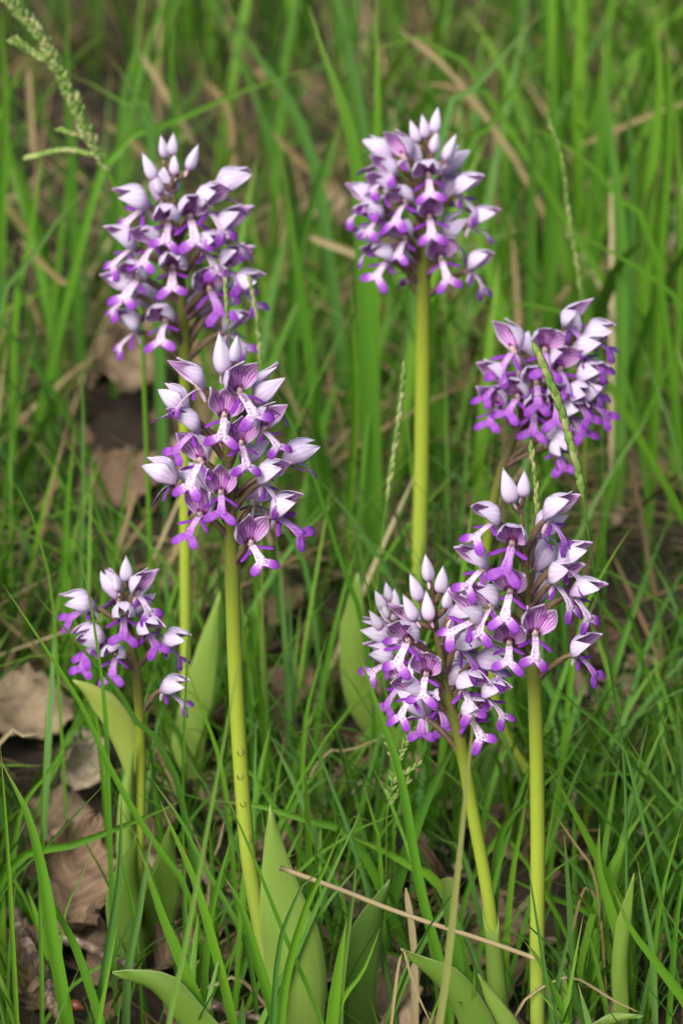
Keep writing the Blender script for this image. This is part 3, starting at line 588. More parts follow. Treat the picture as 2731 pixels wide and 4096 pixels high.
BLADES = [  # pts, width px, distance, shade, group, lean
 (bl((195, 1500), (190, 1100), (185, 800), (197, 450), (212, -100)), 19, 1.22, .62, 2, 0), (bl((310, 1400), (240, 980), (205, 740), (130, 420), (10, 180)), 58, 1.20, .42, 1, .02),
 (bl((480, 1440), (395, 1150), (330, 980), (215, 760), (180, 540)), 40, 1.21, .35, 1, .01), (bl((430, 1440), (490, 1050), (545, 700), (558, 320)), 34, 1.22, .72, 1, 0),
 (bl((960, 1440), (850, 1130), (740, 860), (648, 585)), 54, 1.19, .45, 1, 0), (bl((585, 1150), (640, 850), (670, 650), (706, 465)), 34, 1.24, .80, 1, 0),
 (bl((640, 1160), (610, 850), (560, 640), (537, 512)), 16, 1.26, .40, 2, 0), (bl((1075, 1400), (960, 930), (880, 680), (790, 480), (735, 345)), 40, 1.20, .55, 1, 0),
 (bl((1280, 1440), (1180, 1080), (1100, 820), (1028, 698)), 48, 1.19, .40, 1, 0), (bl((1500, 1440), (1300, 950), (1160, 600), (1008, 255)), 19, 1.18, .30, 2, .01),
 (bl((1150, 1100), (1080, 900), (930, 640), (830, 440), (683, 232)), 23, 1.25, .66, 1, .01), (bl((40, 660), (350, 545), (650, 430), (840, 345)), 46, 1.29, .33, 1, 0),
 (bl((-30, 860), (250, 520), (532, 216)), 15, 1.24, .10, 2, 0), (bl((1650, 560), (1380, 430), (1180, 370), (950, 345)), 44, 1.31, .36, 1, .02),
 (bl((1270, 1100), (1335, 850), (1420, 700), (1568, 662)), 26, 1.17, .70, 1, 0), (bl((1300, 1250), (1400, 850), (1480, 680), (1575, 460)), 38, 1.17, .48, 1, 0),
 (bl((1520, 1440), (1550, 1150), (1590, 900)), 54, 1.18, .52, 1, 0), (bl((450, 1440), (505, 1100), (541, 905)), 22, 1.18, .55, 2, 0), (bl((930, 1300), (975, 850), (1062, 515)), 30, 1.22, .38, 1, 0),
 (bl((865, 1050), (850, 800), (850, 640)), 19, 1.26, .68, 2, 0), (bl((290, 930), (360, 730), (427, 572)), 13, 1.25, .85, 2, 0), (bl((80, 1440), (55, 950), (30, 500), (0, 80)), 22, 1.19, .55, 1, .01),
 (bl((1580, 820), (1450, 560), (1368, 355)), 20, 1.28, .66, 2, 0), (bl((90, 420), (220, 220), (358, -10)), 22, 1.36, .45, 2, 0), (bl((835, 1440), (815, 1235)), 20, 1.18, .6, 2, 0),
 ([(760, 3600), (600, 3350), (453, 3100), (326, 2824), (163, 2565), (0, 2320)], 26, 1.27, .40, 1, .01), ([(700, 3100), (544, 2885), (463, 2749), (374, 2647), (129, 2362)], 27, 1.29, .12, 1, .0),
 ([(440, 3350), (425, 2898), (401, 2660), (360, 2402), (316, 2208)], 24, 1.28, .28, 1, .02), ([(730, 3200), (738, 2900), (745, 2728), (755, 2524), (803, 2340)], 14, 1.30, .3, 2, .01),
 ([(900, 3150), (800, 2817), (726, 2630)], 22, 1.33, .5, 1, 0), ([(250, 3000), (211, 2416), (170, 2205), (102, 2000), (-10, 1860)], 13, 1.42, .45, 2, 0),
 ([(325, 2300), (327, 2170), (332, 1700), (326, 1455)], 20, 1.62, .78, 3, 0), ([(255, 2350), (258, 2218), (272, 1980), (302, 1690)], 30, 1.62, .36, 3, 0), ([(450, 2250), (469, 2123), (503, 1953), (543, 1760)], 25, 1.64, .42, 3, 0),
 ([(400, 3000), (354, 2763), (333, 2627), (292, 2456), (264, 2240)], 22, 1.40, .52, 2, 0),
 # lower right
 ([(1790, 4000), (1760, 3860), (1700, 3640), (1660, 3450), (1600, 3100), (1526, 2880), (1464, 2704), (1410, 2535)], 42, 1.22, .38, 1, .02), (br((190, 1000), (290, 620), (420, 280), (545, 50)), 52, 1.31, .20, 1, .0),
 (br((585, 1600), (560, 1373), (540, 1150), (500, 900), (485, 702)), 50, 1.19, .22, 9, .0), (br((1000, 1500), (970, 1373), (920, 1050), (880, 800), (848, 588)), 18, 1.165, .70, 2, 0),
 (br((1300, 900), (1170, 600), (1120, 500), (1040, 350), (945, 190)), 40, 1.27, .48, 1, 0), (br((1310, 1100), (1280, 1000), (1230, 830), (1180, 650), (1185, 455)), 46, 1.25, .55, 1, .01),
 (br((1640, 520), (1500, 330), (1400, 200), (1298, 35)), 26, 1.28, .66, 2, 0), (br((1620, 800), (1490, 580), (1400, 400), (1280, 220), (1128, -10)), 23, 1.30, .68, 2, 0),
 (br((580, 760), (760, 450), (880, 320), (1020, 180), (1132, 15)), 21, 1.34, .45, 2, 0), (br((700, 760), (740, 480), (870, 330), (960, 260)), 44, 1.31, .30, 1, 0),
 (br((1640, 1400), (1450, 1100), (1330, 940), (1248, 755)), 46, 1.18, .46, 1, 0), (br((1440, 1500), (1430, 1100), (1385, 800), (1360, 630)), 26, 1.22, .82, 1, 0),
 (br((1260, 900), (1200, 830), (1100, 680), (955, 535)), 40, 1.30, .74, 1, 0), (br((1290, 1010), (1130, 860), (960, 790), (735, 690)), 32, 1.32, .45, 1, .0), (br((470, 770), (300, 640), (150, 560), (-10, 495)), 42, 1.30, .52, 1, .0),
 (br((570, 620), (470, 530), (378, 478)), 28, 1.33, .74, 2, 0), (br((0, 1200), (50, 800), (70, 618)), 27, 1.21, .85, 1, 0), (br((175, 600), (150, 450), (90, 248)), 22, 1.29, .45, 2, 0),
 (br((-20, 1330), (100, 1130), (177, 935)), 23, 1.18, .5, 2, 0), (br((1050, 1440), (940, 1150), (838, 995)), 30, 1.17, .40, 1, 0), (br((1045, 1440), (1052, 1065)), 20, 1.18, .7, 2, 0), (br((590, 1440), (612, 1095)), 19, 1.18, .5, 2, 0),
 (br((765, 900), (790, 650), (820, 500), (858, 270)), 26, 1.29, .58, 1, 0), (br((1400, 1373), (1470, 800), (1568, 420)), 20, 1.24, .4, 2, 0), (br((1500, 1400), (1540, 900), (1600, 560)), 24, 1.22, .3, 1, 0),
 (br((640, 1373), (540, 1000), (420, 760)), 16, 1.24, .3, 2, 0), (br((1240, 1440), (1180, 1150), (1120, 900)), 22, 1.24, .62, 2, 0), ([(2300, 2600), (2400, 2309), (2528, 2105)], 25, 1.40, .5, 1, 0),
 ([(1215, 2960), (1250, 2750), (1314, 2525)], 20, 1.38, .5, 2, 0), ([(1470, 2600), (1360, 2236), (1246, 1882), (1098, 1555)], 22, 1.45, .25, 1, 0), ([(1560, 2900), (1547, 2808), (1495, 2496), (1443, 2236), (1368, 1962)], 10, 1.36, .6, 2, 0),
 ([(2660, 2950), (2560, 2850), (2450, 2700), (2230, 2640), (2050, 2560)][::-1][:0] or [(2500, 3000), (2380, 2900), (2270, 2790), (2120, 2650)], 17, 1.24, .7, 2, 0), ([(2250, 3050), (2340, 2900), (2430, 2790)], 12, 1.3, .6, 2, 0),
 # behind
 (tl((-20, 1480), (150, 1180), (300, 960), (462, 805)), 30, 1.80, .76, 3, 0), (tl((470, 770), (650, 620), (900, 510), (1150, 400), (1490, 295)), 36, 1.95, .40, 3, .05), (tl((720, 620), (640, 520), (450, 400), (290, 325)), 30, 1.95, .66, 3, 0),
 (tl((700, 850), (680, 560), (600, 400), (488, 235)), 46, 1.92, .70, 3, 0), ([(1495, 2250), (1490, 2000), (1478, 1500), (1450, 900), (1400, 500), (1310, 260), (1235, 20)], 84, 1.72, .34, 3, .05), ([(1495, 2200), (1500, 1000), (1512, 500), (1505, -40)], 58, 1.80, .45, 3, .02),
 ([(1760, 560), (1854, 392), (1975, 261), (2180, 30)], 42, 1.98, .72, 3, .03), (tr((540, 780), (650, 620), (800, 400), (965, 225)), 46, 2.0, .38, 3, .0), ([(1990, 530), (2150, 518), (2280, 592), (2411, 705), (2498, 827), (2620, 1010)][::-1], 30, 1.85, .42, 3, 0),
 (tr((1290, 1300), (1270, 900), (1220, 500), (1188, 120)), 52, 1.92, .66, 3, 0), (tr((1450, 1400), (1460, 1100), (1500, 600), (1490, -20)), 60, 1.90, .45, 3, 0), (tr((960, 1000), (970, 600), (985, 90)), 60, 2.05, .30, 3, 0), (tr((1080, 900), (1060, 500), (1080, 80)), 42, 2.1, .50, 3, 0),
 (tr((1330, 900), (1320, 600), (1298, 270)), 36, 1.98, .7, 3, 0), (tr((1568, 1500), (1400, 1260), (1150, 1110), (960, 1010)), 26, 1.80, .4, 3, 0), (tr((560, 268), (300, 228), (-20, 195)), 34, 2.0, .62, 3, 0), (tr((1050, 1480), (800, 1430), (590, 1400)), 30, 1.75, .5, 3, 0),
 ([(1170, 1250), (1200, 1000), (1250, 800), (1310, 610), (1370, 460)], 52, 1.95, .14, 3, 0), ([(1000, 1750), (980, 1400), (900, 1000), (800, 700)], 34, 1.80, .42, 3, 0), ([(1290, 2000), (1250, 1500), (1180, 1000), (1130, 640)], 50, 1.86, .30, 3, 0), ([(1390, 2100), (1420, 1600), (1400, 1100)], 40, 1.75, .5, 3, 0),
 ([(2450, 1900), (2560, 1700), (2731, 1330)], 30, 1.8, .4, 3, 0), ([(2580, 1900), (2500, 1500), (2440, 1250)], 26, 1.8, .65, 3, 0), ([(1230, 2300), (1130, 2100), (1050, 1820)], 24, 1.6, .7, 3, 0), ([(60, 1300), (110, 1000), (160, 700), (170, 560)], 32, 1.9, .45, 3, 0),
 ([(290, 700), (270, 350), (275, -30)], 44, 2.1, .18, 3, 0), ([(480, 500), (540, 200), (560, -30)], 46, 2.15, .66, 3, 0), ([(700, 500), (680, 200), (720, -30)], 40, 2.2, .25, 3, 0), ([(1250, 640), (1000, 180), (880, -30)], 50, 2.1, .72, 3, 0), ([(2600, 800), (2640, 350), (2610, -30)], 54, 2.05, .5, 3, 0),
 ([(2400, 620), (2440, 200), (2420, -40)], 46, 2.15, .3, 3, 0), ([(2700, 1500), (2720, 900), (2690, 300)], 40, 1.9, .6, 3, 0), ([(0, 1000), (20, 500), (0, -20)], 46, 2.1, .4, 3, 0),
]
NEAR = {'A': 'the tall orchid next to the feathery grass head', 'B': 'the tallest pale orchid', 'D': 'the leaning purple orchid', 'H': 'the short small orchid', 'C': 'the orchid with water drops', 'G': 'the half-hidden orchid', 'F': 'the orchid with a leafy sheath', 'E': 'the thick-stemmed front orchid'}
def blade_label(pts, wpx, Y_, rnd):
    f = at(*pts[0], Y_); near = min(ORCHIDS, key=lambda o: abs(at(*o['stem'][-1], o['Y'])[0] - f[0]) + 1.2 * abs(o['Y'] - Y_))
    colr = 'dark green' if rnd < .22 else 'mid green' if rnd < .4 else 'fresh green' if rnd < .62 else 'bluish green' if rnd < .8 else 'yellowish green'
    wd = 'broad' if wpx >= 40 else 'narrow' if wpx >= 24 else 'thin'
    (x0, y0), (x1, y1) = pts[0], pts[-1]; sl = abs(x1 - x0) / (abs(y1 - y0) + 1)
    how = 'upright' if sl < .2 else 'leaning' if sl < .75 else 'slanting' if sl < 1.8 else 'nearly level'
    side = 'behind' if Y_ > near['Y'] + .05 else 'in front of' if Y_ < near['Y'] - .02 else 'beside'
    return f'{wd} {colr} grass blade, {how}, {side} {NEAR[near["key"]]}'.replace('the tall orchid next to the feathery grass head', 'the orchid near the feathery grass')
for pts, wpx, Y_, rnd, gi, lean in BLADES:
    me, b = blade_mesh(pts, wpx, Y_, rnd, lean, cut=(gi == 9), face=random.uniform(-.5, .5))
    o = link('grass_sprout', me); o.location = b
    if gi == 9: tag(o, 'broad dark green grass blade with its top cut off square, beside the straw stalk', 'grass')
    else: tag(o, blade_label(pts, wpx, Y_, rnd), 'grass', 'grass blades among and behind the orchids')
for pts, wpx, Y_, rnd, lab in [([(1700, 4500), (1780, 3950), (1830, 3500), (1870, 3100), (1905, 2760)], 34, 1.06, 1.0, 'pale blurred grass stalk standing close in front of the leafy-sheathed orchid stem'),
                               ([(650, 4300), (740, 3800), (800, 3480), (880, 3050), (985, 2500)], 24, 1.04, .86, 'blurred green grass stalk standing close in front of the drop-covered stem')]:
    me, b = blade_mesh(pts, wpx, Y_, rnd, 0); o = link('grass_stalk', me); o.location = b; tag(o, lab, 'grass stalk')

for pts, hw, Y_, rnd, lab in [(br((1290, 1400), (1280, 1150), (1300, 900), (1345, 685)), [32, 38, 34, 2], 1.24, .66, 'narrow light green downy leaf standing alone in the grass past the thick straight stem'),
                              (br((1100, 1440), (1230, 1372), (1385, 1335)), [30, 34, 3], 1.20, .62, 'short smooth green leaf lying low at the foot of the downy leaf')]:
    go, gi = leaf_grid(pts, hw, Y_, -.004, .35); mb = MB(); mb.shell(go, gi, rnd, 0, 0); b = tuple(float(c) for c in go[0, 4])
    o = link('meadow_plant', local(mb.mesh('meadow_plant', [MAT['leaf']]), b)); o.location = b; tag(o, lab, 'plant')
# dry stalks, traced
STRAW = [([(2200, 900), (2063, 644), (2010, 566), (1888, 392), (1740, 226), (1598, 120)], 36, 1.95, .80), (tl((890, 660), (760, 430), (645, 245)), 42, 2.0, .85), (tl((1070, 800), (1050, 520), (950, 370)), 40, 2.0, .62),
 (tl((-30, 860), (60, 980), (160, 1100)), 40, 1.9, .62), (tl((155, 740), (140, 520), (128, 310)), 36, 2.0, .78), (tl((1660, 1180), (1568, 1140), (1420, 1085)), 44, 1.85, .85), (tr((1100, 660), (1400, 530), (1600, 460)), 34, 2.0, .72),
 (tl((480, 560), (620, 660), (700, 760)), 46, 2.0, .5), (tl((90, 1100), (260, 1270), (340, 1300)), 40, 1.8, .65), (tl((1250, 600), (1400, 760), (1560, 900)), 40, 2.0, .6), (tr((400, 380), (520, 400), (620, 500)), 34, 2.0, .6),
 (br((1170, 740), (1080, 560), (990, 428)), 13, 1.27, .7), (br((800, 1330), (930, 1200), (1065, 1160), (1240, 1260), (1360, 1320)), 15, 1.2, .85), (br((1110, 760), (1190, 860), (1260, 1000)), 14, 1.3, .75), (bl((965, 660), (1000, 560), (1030, 430)), 16, 1.34, .9),
 (br((340, 1373), (330, 1000), (295, 750)), 36, 1.25, .9), (br((270, 1060), (330, 1200), (410, 1373)), 16, 1.18, .8), (bl((1120, 1180), (1000, 1190), (890, 1225)), 22, 1.25, .9), ([(1270, 3050), (1400, 3000), (1530, 2950)], 16, 1.42, .85), ([(0, 2965), (80, 2945), (150, 2935)], 24, 1.42, .9)]
for pts, wpx, Y_, rnd in STRAW:
    me, b = blade_mesh(pts, wpx * (.85 if Y_ < 1.5 else .7), Y_ if Y_ < 1.5 else Y_ + .22, rnd, 0, 'straw', cut=True, face=random.uniform(-.3, .3), to_ground=Y_ < 1.5)
    o = link('dry_grass_blade', me); o.location = b
    tag(o, ('pale cream' if rnd > .8 else 'tan' if rnd > .65 else 'brown') + ' dry straw blade ' + ('low in the grass between the front orchids' if Y_ < 1.5 else 'in the grass behind the orchids'), 'straw', 'dry straw blades in the grass')
def tube_thing(name, pts, wpx, Y_, mat, label, cat, dY=0.0, rnd=.5, taper=.6, n=24, knob=0.0):
    m_ = len(pts); P = spline([at(x, y, (Y_ + dY * i / (m_ - 1)) if Y_ else ground_y(y) - .030) for i, (x, y) in enumerate(pts)], n)
    r_ = wpx * .5 * np.array([mpp(p) for p in P]) * np.linspace(1, taper, n)
    if knob: r_ = r_ * (1 + knob * RNG.uniform(-1, 1, n)); P = P + RNG.normal(0, knob * .002, P.shape)
    mb = MB(); mb.tube(P, r_, 10, rnd=rnd); base = tuple(float(c) for c in P[0])
    o = link(name, local(mb.mesh(name, [MAT[mat]]), base)); o.location = base; return tag(o, label, cat)
tube_thing('straw_stalk', [(2140, 3835), (2106, 3823), (1932, 3762), (1714, 3692), (1540, 3631), (1366, 3562), (1118, 3472)], 19, 1.19, 'straw', 'long tan straw stalk slanting across the front of the big orchid leaf', 'straw', rnd=.85, taper=1.1)
tube_thing('twig', bl((60, 850), (110, 980), (190, 1120), (250, 1290), (330, 1440)), 50, None, 'bark', 'thick grey-brown twig with peeling bark, steeply slanting', 'twig', -.06, knob=.12, taper=1.15)
tube_thing('twig', bl((270, 975), (400, 1020), (550, 1085), (700, 1160), (930, 1280), (1160, 1345), (1260, 1360)), 40, None, 'bark', 'reddish-brown twig lying under the big orchid leaves', 'twig', -.05, knob=.12, taper=.75)
tube_thing('twig', [(2790, 2420), (2640, 2490), (2520, 2530), (2400, 2600)], 26, None, 'bark', 'thin dark twig lying in the grass beyond the thick straight stem', 'twig', .02, knob=.1)

# ------------------------------------------------------------------ seeding grasses
def spindle():
    mb = MB(); q = np.linspace(0, 1, 5); mb.tube(np.stack([0 * q, 0 * q, q], -1), np.array([.05, .16, .18, .11, .01]), 6); return mb
SEED = []
for r_ in (.15, .5, .9):
    mb = spindle(); mb.r[0][:] = r_; SEED.append(mb.mesh('spikelet', [MAT['seed']]))
def seed_grass(pts, wpx, Y_, label, spans, group, n=40, rnd=.85, lean=0.0, fat=.8):
    """spans: (px list of the rachis, count, spikelet length mm, spread)"""
    m_ = len(pts); P3 = [at(x, y, Y_ + lean * i / (m_ - 1)) for i, (x, y) in enumerate(pts)]
    f = P3[0].copy(); f[2] = -.006
    if P3[0][2] > 0: f[0] += (P3[0][0] - P3[1][0]) * .8; P3 = [f] + P3
    P = spline(P3, n); r_ = wpx * .5 * np.array([mpp(p) for p in P]) * np.linspace(1.1, .5, n)
    base = (float(P[0][0]), float(P[0][1]), 0.0); root = tag(empty('seeding_grass', base), label, 'grass', group)
    mb = MB(); mb.tube(P, r_, 7, rnd=rnd); link('stalk', local(mb.mesh('stalk', [MAT['grass']]), base), root)
    for pl, cnt, ln, sp in spans:
        R_ = spline([at(x, y, Y_ + lean) for x, y in pl], max(cnt, 4))
        T = norm(np.gradient(R_, axis=0))
        if np.linalg.norm(np.array(pl[0]) - np.array(pts[-1])) > 5 and len(pl) == 2 and sp > .5:
            mb = MB(); mb.tube(spline(R_, 6), np.full(6, .00035), 5, rnd=rnd); link('branch', local(mb.mesh('branch', [MAT['grass']]), base), root)
        for i in range(cnt):
            a = i * 2.4 + random.uniform(-.5, .5); D = norm(T[i] + sp * (np.array([math.cos(a), math.sin(a) * .8, 0])))
            M = Matrix.Translation(Vector(R_[i]) - Vector(base)) @ Vector(D).to_track_quat('Z', 'Y').to_matrix().to_4x4() @ Matrix.Diagonal((ln * .0011 * fat, ln * .0011 * fat, ln * .001 * random.uniform(.8, 1.2), 1))
            link('spikelet', random.choice(SEED), root, M)
seed_grass([(560, 1150), (535, 980), (505, 870), (440, 700), (375, 575), (290, 410), (175, 165), (38, 8)], 22, 1.64, 'leaning grass stalk with a dense feathery green seed head', [([(375, 575), (345, 520), (270, 360), (175, 165), (38, 8)], 170, 8.5, .75), ([(190, 250), (66, 172)], 36, 7, .6), ([(420, 640), (350, 560), (262, 525)], 26, 6, .5), ([(385, 620), (260, 600), (125, 625)], 40, 7, .45), ([(440, 700), (400, 640), (340, 520)], 34, 6, .5)], None, rnd=.60, fat=1.3)
seed_grass([(2345, 1500), (2332, 1219), (2298, 1001), (2271, 827), (2245, 627), (2206, 505)], 15, 1.70, 'slender yellow-green grass spike rising above the leaning purple orchid', [([(2335, 1240), (2298, 1001), (2271, 827), (2245, 627), (2206, 510)], 40, 8, .14)], None, rnd=.92)
seed_grass([(2500, 3150), (2452, 2756), (2411, 2496), (2359, 2184), (2317, 1903), (2244, 1643), (2161, 1435)], 15, 1.26, 'bluish green grass spike crossing in front of the leaning purple orchid', [([(2330, 1990), (2310, 1880), (2244, 1643), (2165, 1440)], 34, 12, .10)], None, rnd=.74)
seed_grass([(1490, 2750), (1511, 2319), (1533, 2100), (1562, 1900), (1592, 1700), (1615, 1490)], 11, 1.45, 'upright pale grass spike beside the bright straight stem', [([(1545, 2010), (1570, 1850), (1592, 1700), (1615, 1490)], 34, 8.5, .16)], None, rnd=.86)
seed_grass([(2152, 2500), (2150, 2236), (2146, 1980), (2125, 1800)], 8, 1.27, 'tiny dark green grass spike between the two front orchids and the leaning one', [([(2149, 2180), (2146, 1980), (2126, 1805)], 24, 6.5, .2)], None, rnd=.3)
seed_grass([(1042, 1800), (1040, 1470), (1028, 1280), (1000, 1130)], 11, 1.50, 'pale dry-looking grass spike behind the drop-covered orchid tip', [([(1042, 1470), (1028, 1280), (1002, 1135)], 26, 7, .14)], None, rnd=.97)
seed_grass([(920, 1560), (908, 1280), (902, 1150)], 10, 1.40, 'short green grass spike touching the tip of the drop-covered orchid', [([(910, 1300), (902, 1140)], 18, 6, .15)], None, rnd=.6)
seed_grass([(1545, 3450), (1549, 3250), (1592, 3050), (1653, 2917)], 9, 1.30, 'small light green branching grass flower head below the purple lips', [([(1560, 3200), (1592, 3050), (1650, 2920)], 40, 5.5, .7), ([(1570, 3130), (1670, 3060)], 12, 4.5, .5), ([(1580, 3080), (1545, 2960)], 10, 4.5, .5), ([(1555, 3220), (1630, 3130)], 10, 4.5, .5)], None, rnd=.9)

# ------------------------------------------------------------------ water drops on the front stem
YC = [o for o in ORCHIDS if o['key'] == 'C'][0]['Y']
for i, (x, y, r_) in enumerate([(962, 3010, 15), (960, 3108, 13), (972, 3218, 12), (994, 3358, 17)]):
    mb = MB(); a, b = 7, 12; ph = np.linspace(.02, math.pi - .02, a)[:, None]; th = np.linspace(0, 2 * math.pi, b, endpoint=False)[None, :]
    p = at(x, y, YC - .0043); R_ = r_ * mpp(p)
    g_ = np.stack([R_ * np.sin(ph) * np.cos(th), R_ * .5 * np.sin(ph) * np.sin(th), -R_ * 1.15 * np.cos(ph) + 0 * th], -1)
    mb.grid(g_, wrap=True); o = link('water_drop', mb.mesh('water_drop', [MAT['water']])); o.location = p
    tag(o, 'clear water drop clinging to the front orchid stem', 'water drop', 'water drops on the stem')

# ------------------------------------------------------------------ dead leaves
def dead_leaf_mesh(seed, rnd):
    r_ = np.random.default_rng(seed); n, m = 15, 9; u = np.linspace(0, 1, n)[:, None]; v = np.linspace(-1, 1, m)[None, :]
    L = 1.0; wd = .33 * np.sin(math.pi * np.clip(u * .97 + .015, 0, 1) ** .85) ** .8 * (1 + .10 * np.sin(u * 42)) + .006
    y = wd * v; x = u * L + .06 * np.abs(v) * 1 - .5
    c1, c2, c3 = r_.uniform(.3, 1.3), r_.uniform(-.5, .5), r_.uniform(0, 6)
    z = c1 * (y ** 2) * 1.6 + c2 * (x ** 2) + .07 * np.sin(9 * x + 7 * y + c3) + r_.normal(0, .012, (n, m)) + .03 * np.sin(17 * x - 11 * y + 2 * c3) + .035 * np.sin(26 * x + 9 * v + c3) * np.abs(v)
    g = np.stack([x + 0 * v, y, z], -1); mb = MB(); mb.shell(g, g - np.array([0, 0, .012]), rnd, 0, 0); return mb.mesh('dead_leaf', [MAT['litter']])
DL = [dead_leaf_mesh(i, r_) for i, r_ in enumerate((.15, .35, .55, .75, .95, .45))]
def dead_leaf(px, py, lift, size, rz, tilt, k, label=None, Y_=None):
    p = at(px, py, Y_) if Y_ else at(px, py, ground_y(py))
    p = np.array(p); gz = float(bump_z(p[0], p[1])); z_ = gz + lift
    o = link('dead_leaf', DL[k]); o.location = (p[0], p[1], z_); o.rotation_euler = (tilt[0], tilt[1], rz); o.scale = (size,) * 3
    tag(o, label or f"{'large' if size > .048 else 'small'} {['dark brown', 'brown', 'mid brown', 'light tan', 'pale', 'grey-brown'][k]} dead leaf in the litter {'behind the orchids' if p[1] > 1.6 else 'around the orchid stems'}", 'dead leaf', None if label else 'curled dead leaves in the litter'); return o
dead_leaf(325, 3190, .026, .045, 1.35, (.8, -.5, 0), 4, 'pale cream crinkled dead leaf standing on edge beside the yellowed leaf')
dead_leaf(85, 2950, .026, .070, .15, (.62, .1, 0), 3, 'large pinkish-tan dead leaf lying left of the short small orchid')
dead_leaf(285, 3600, .024, .070, 1.35, (.6, -.45, 0), 5, 'large grey-brown dead leaf below the cream crinkled leaf')
dead_leaf(345, 3760, .010, .045, .8, (.8, .5, 0), 2, 'torn grey-brown dead leaf above the reddish twig')
dead_leaf(520, 1650, .05, .085, 1.4, (.7, -.5, 0), 2, 'broad mid brown dead leaf behind the tall front orchid')
dead_leaf(1320, 900, .025, .06, .2, (.9, .1, 0), 3, 'greyish dead leaf between the two tall back orchids')
dead_leaf(1900, 3750, .012, .045, .4, (.8, .1, 0), 5, 'dull mauve-brown dead leaf behind the leafy sheath')
dead_leaf(2690, 3330, .014, .04, .9, (.7, .4, 0), 1, 'dark curled dead leaf near the thin blades at the meadow right of the thick stem')
dead_leaf(235, 3330, .012, .06, .4, (.5, .2, 0), 2, 'mid brown dead leaf between the pinkish-tan and the grey-brown leaf')
dead_leaf(480, 2050, .03, .07, .3, (.7, -.2, 0), 1, 'brown dead leaf leaning under the broad one behind the tall front orchid')
for i in range(150):
    py = random.uniform(100, 4050); Y_ = ground_y(py) if random.random() < .75 else random.uniform(1.0, 3.0)
    dead_leaf(random.uniform(-150, 2900), py, random.uniform(.002, .016), random.uniform(.028, .065), random.uniform(0, 6.28), (random.uniform(-.5, .9), random.uniform(-.6, .6), 0), random.choice([0, 0, 1, 1, 2, 2, 3, 5]))
for i, (x, y) in enumerate([(306, 4072), (1176, 4080)]):
    mb = MB(); q = np.linspace(0, 1, 8); mb.tube(np.stack([.008 * q - .004, .001 * np.sin(5 * q), .001 * np.sin(3 * q)], -1), np.array([.0008, .0022, .003, .0032, .003, .0024, .0014, .0002]), 9, ribs=4, rib=.12)
    o = link('bud_scale', mb.mesh('bud_scale', [MAT['gall']])); o.location = at(x, y, ground_y(y) - .01) + np.array([0, 0, .006])
    tag(o, ['glossy red-brown bud scale at the foot of the thick peeling twig', 'small red-brown bud scale at the foot of the big orchid leaf'][i], 'bud scale')

# ------------------------------------------------------------------ the mass of grass and straw
SPIKES = []
for o in ORCHIDS:
    xs = [f_[0] for f_ in o['fl']] + [b[0] for b in o['buds']]; ys = [f_[1] for f_ in o['fl']] + [b[1] for b in o['buds']]
    SPIKES.append((min(xs) - 90, max(xs) + 90, min(ys) - 70, max(ys) + 110, o['Y'] + .02, 1.0))
    sx = [p[0] for p in o['stem']]
    SPIKES.append((min(sx[3:]) - 25, max(sx[3:]) + 25, max(ys), max(ys) + .62 * (o['py'] - max(ys)), o['Y'] + .01, .88))
for z_ in [(1000, 1320, 3230, 4096, 1.235, .96), (450, 640, 2960, 3600, 1.35, .88), (720, 890, 2380, 3000, 1.56, .9), (1350, 1510, 2300, 2900, 1.60, .88), (0, 240, 2740, 3020, 1.56, .93), (230, 410, 2920, 3720, 1.45, .86), (420, 640, 1480, 1900, 2.1, .8),
           (1880, 2110, 3560, 4096, 1.235, .95), (430, 950, 3860, 4096, 1.25, .9), (1590, 1900, 3770, 4096, 1.25, .88), (1360, 1580, 3520, 4096, 1.27, .8), (420, 720, 3300, 3850, 1.35, .8), (50, 300, 3620, 4096, 1.33, .85), (250, 1000, 3720, 4040, 1.29, .7),
           (280, 560, 2700, 3000, 1.36, .85), (2460, 2560, 3500, 4080, 1.245, .85), (90, 480, 100, 950, 1.66, .55), (1850, 2040, 2950, 3400, 1.5, .6), (1080, 2150, 3450, 3850, 1.2, .7)]: SPIKES.append(z_)
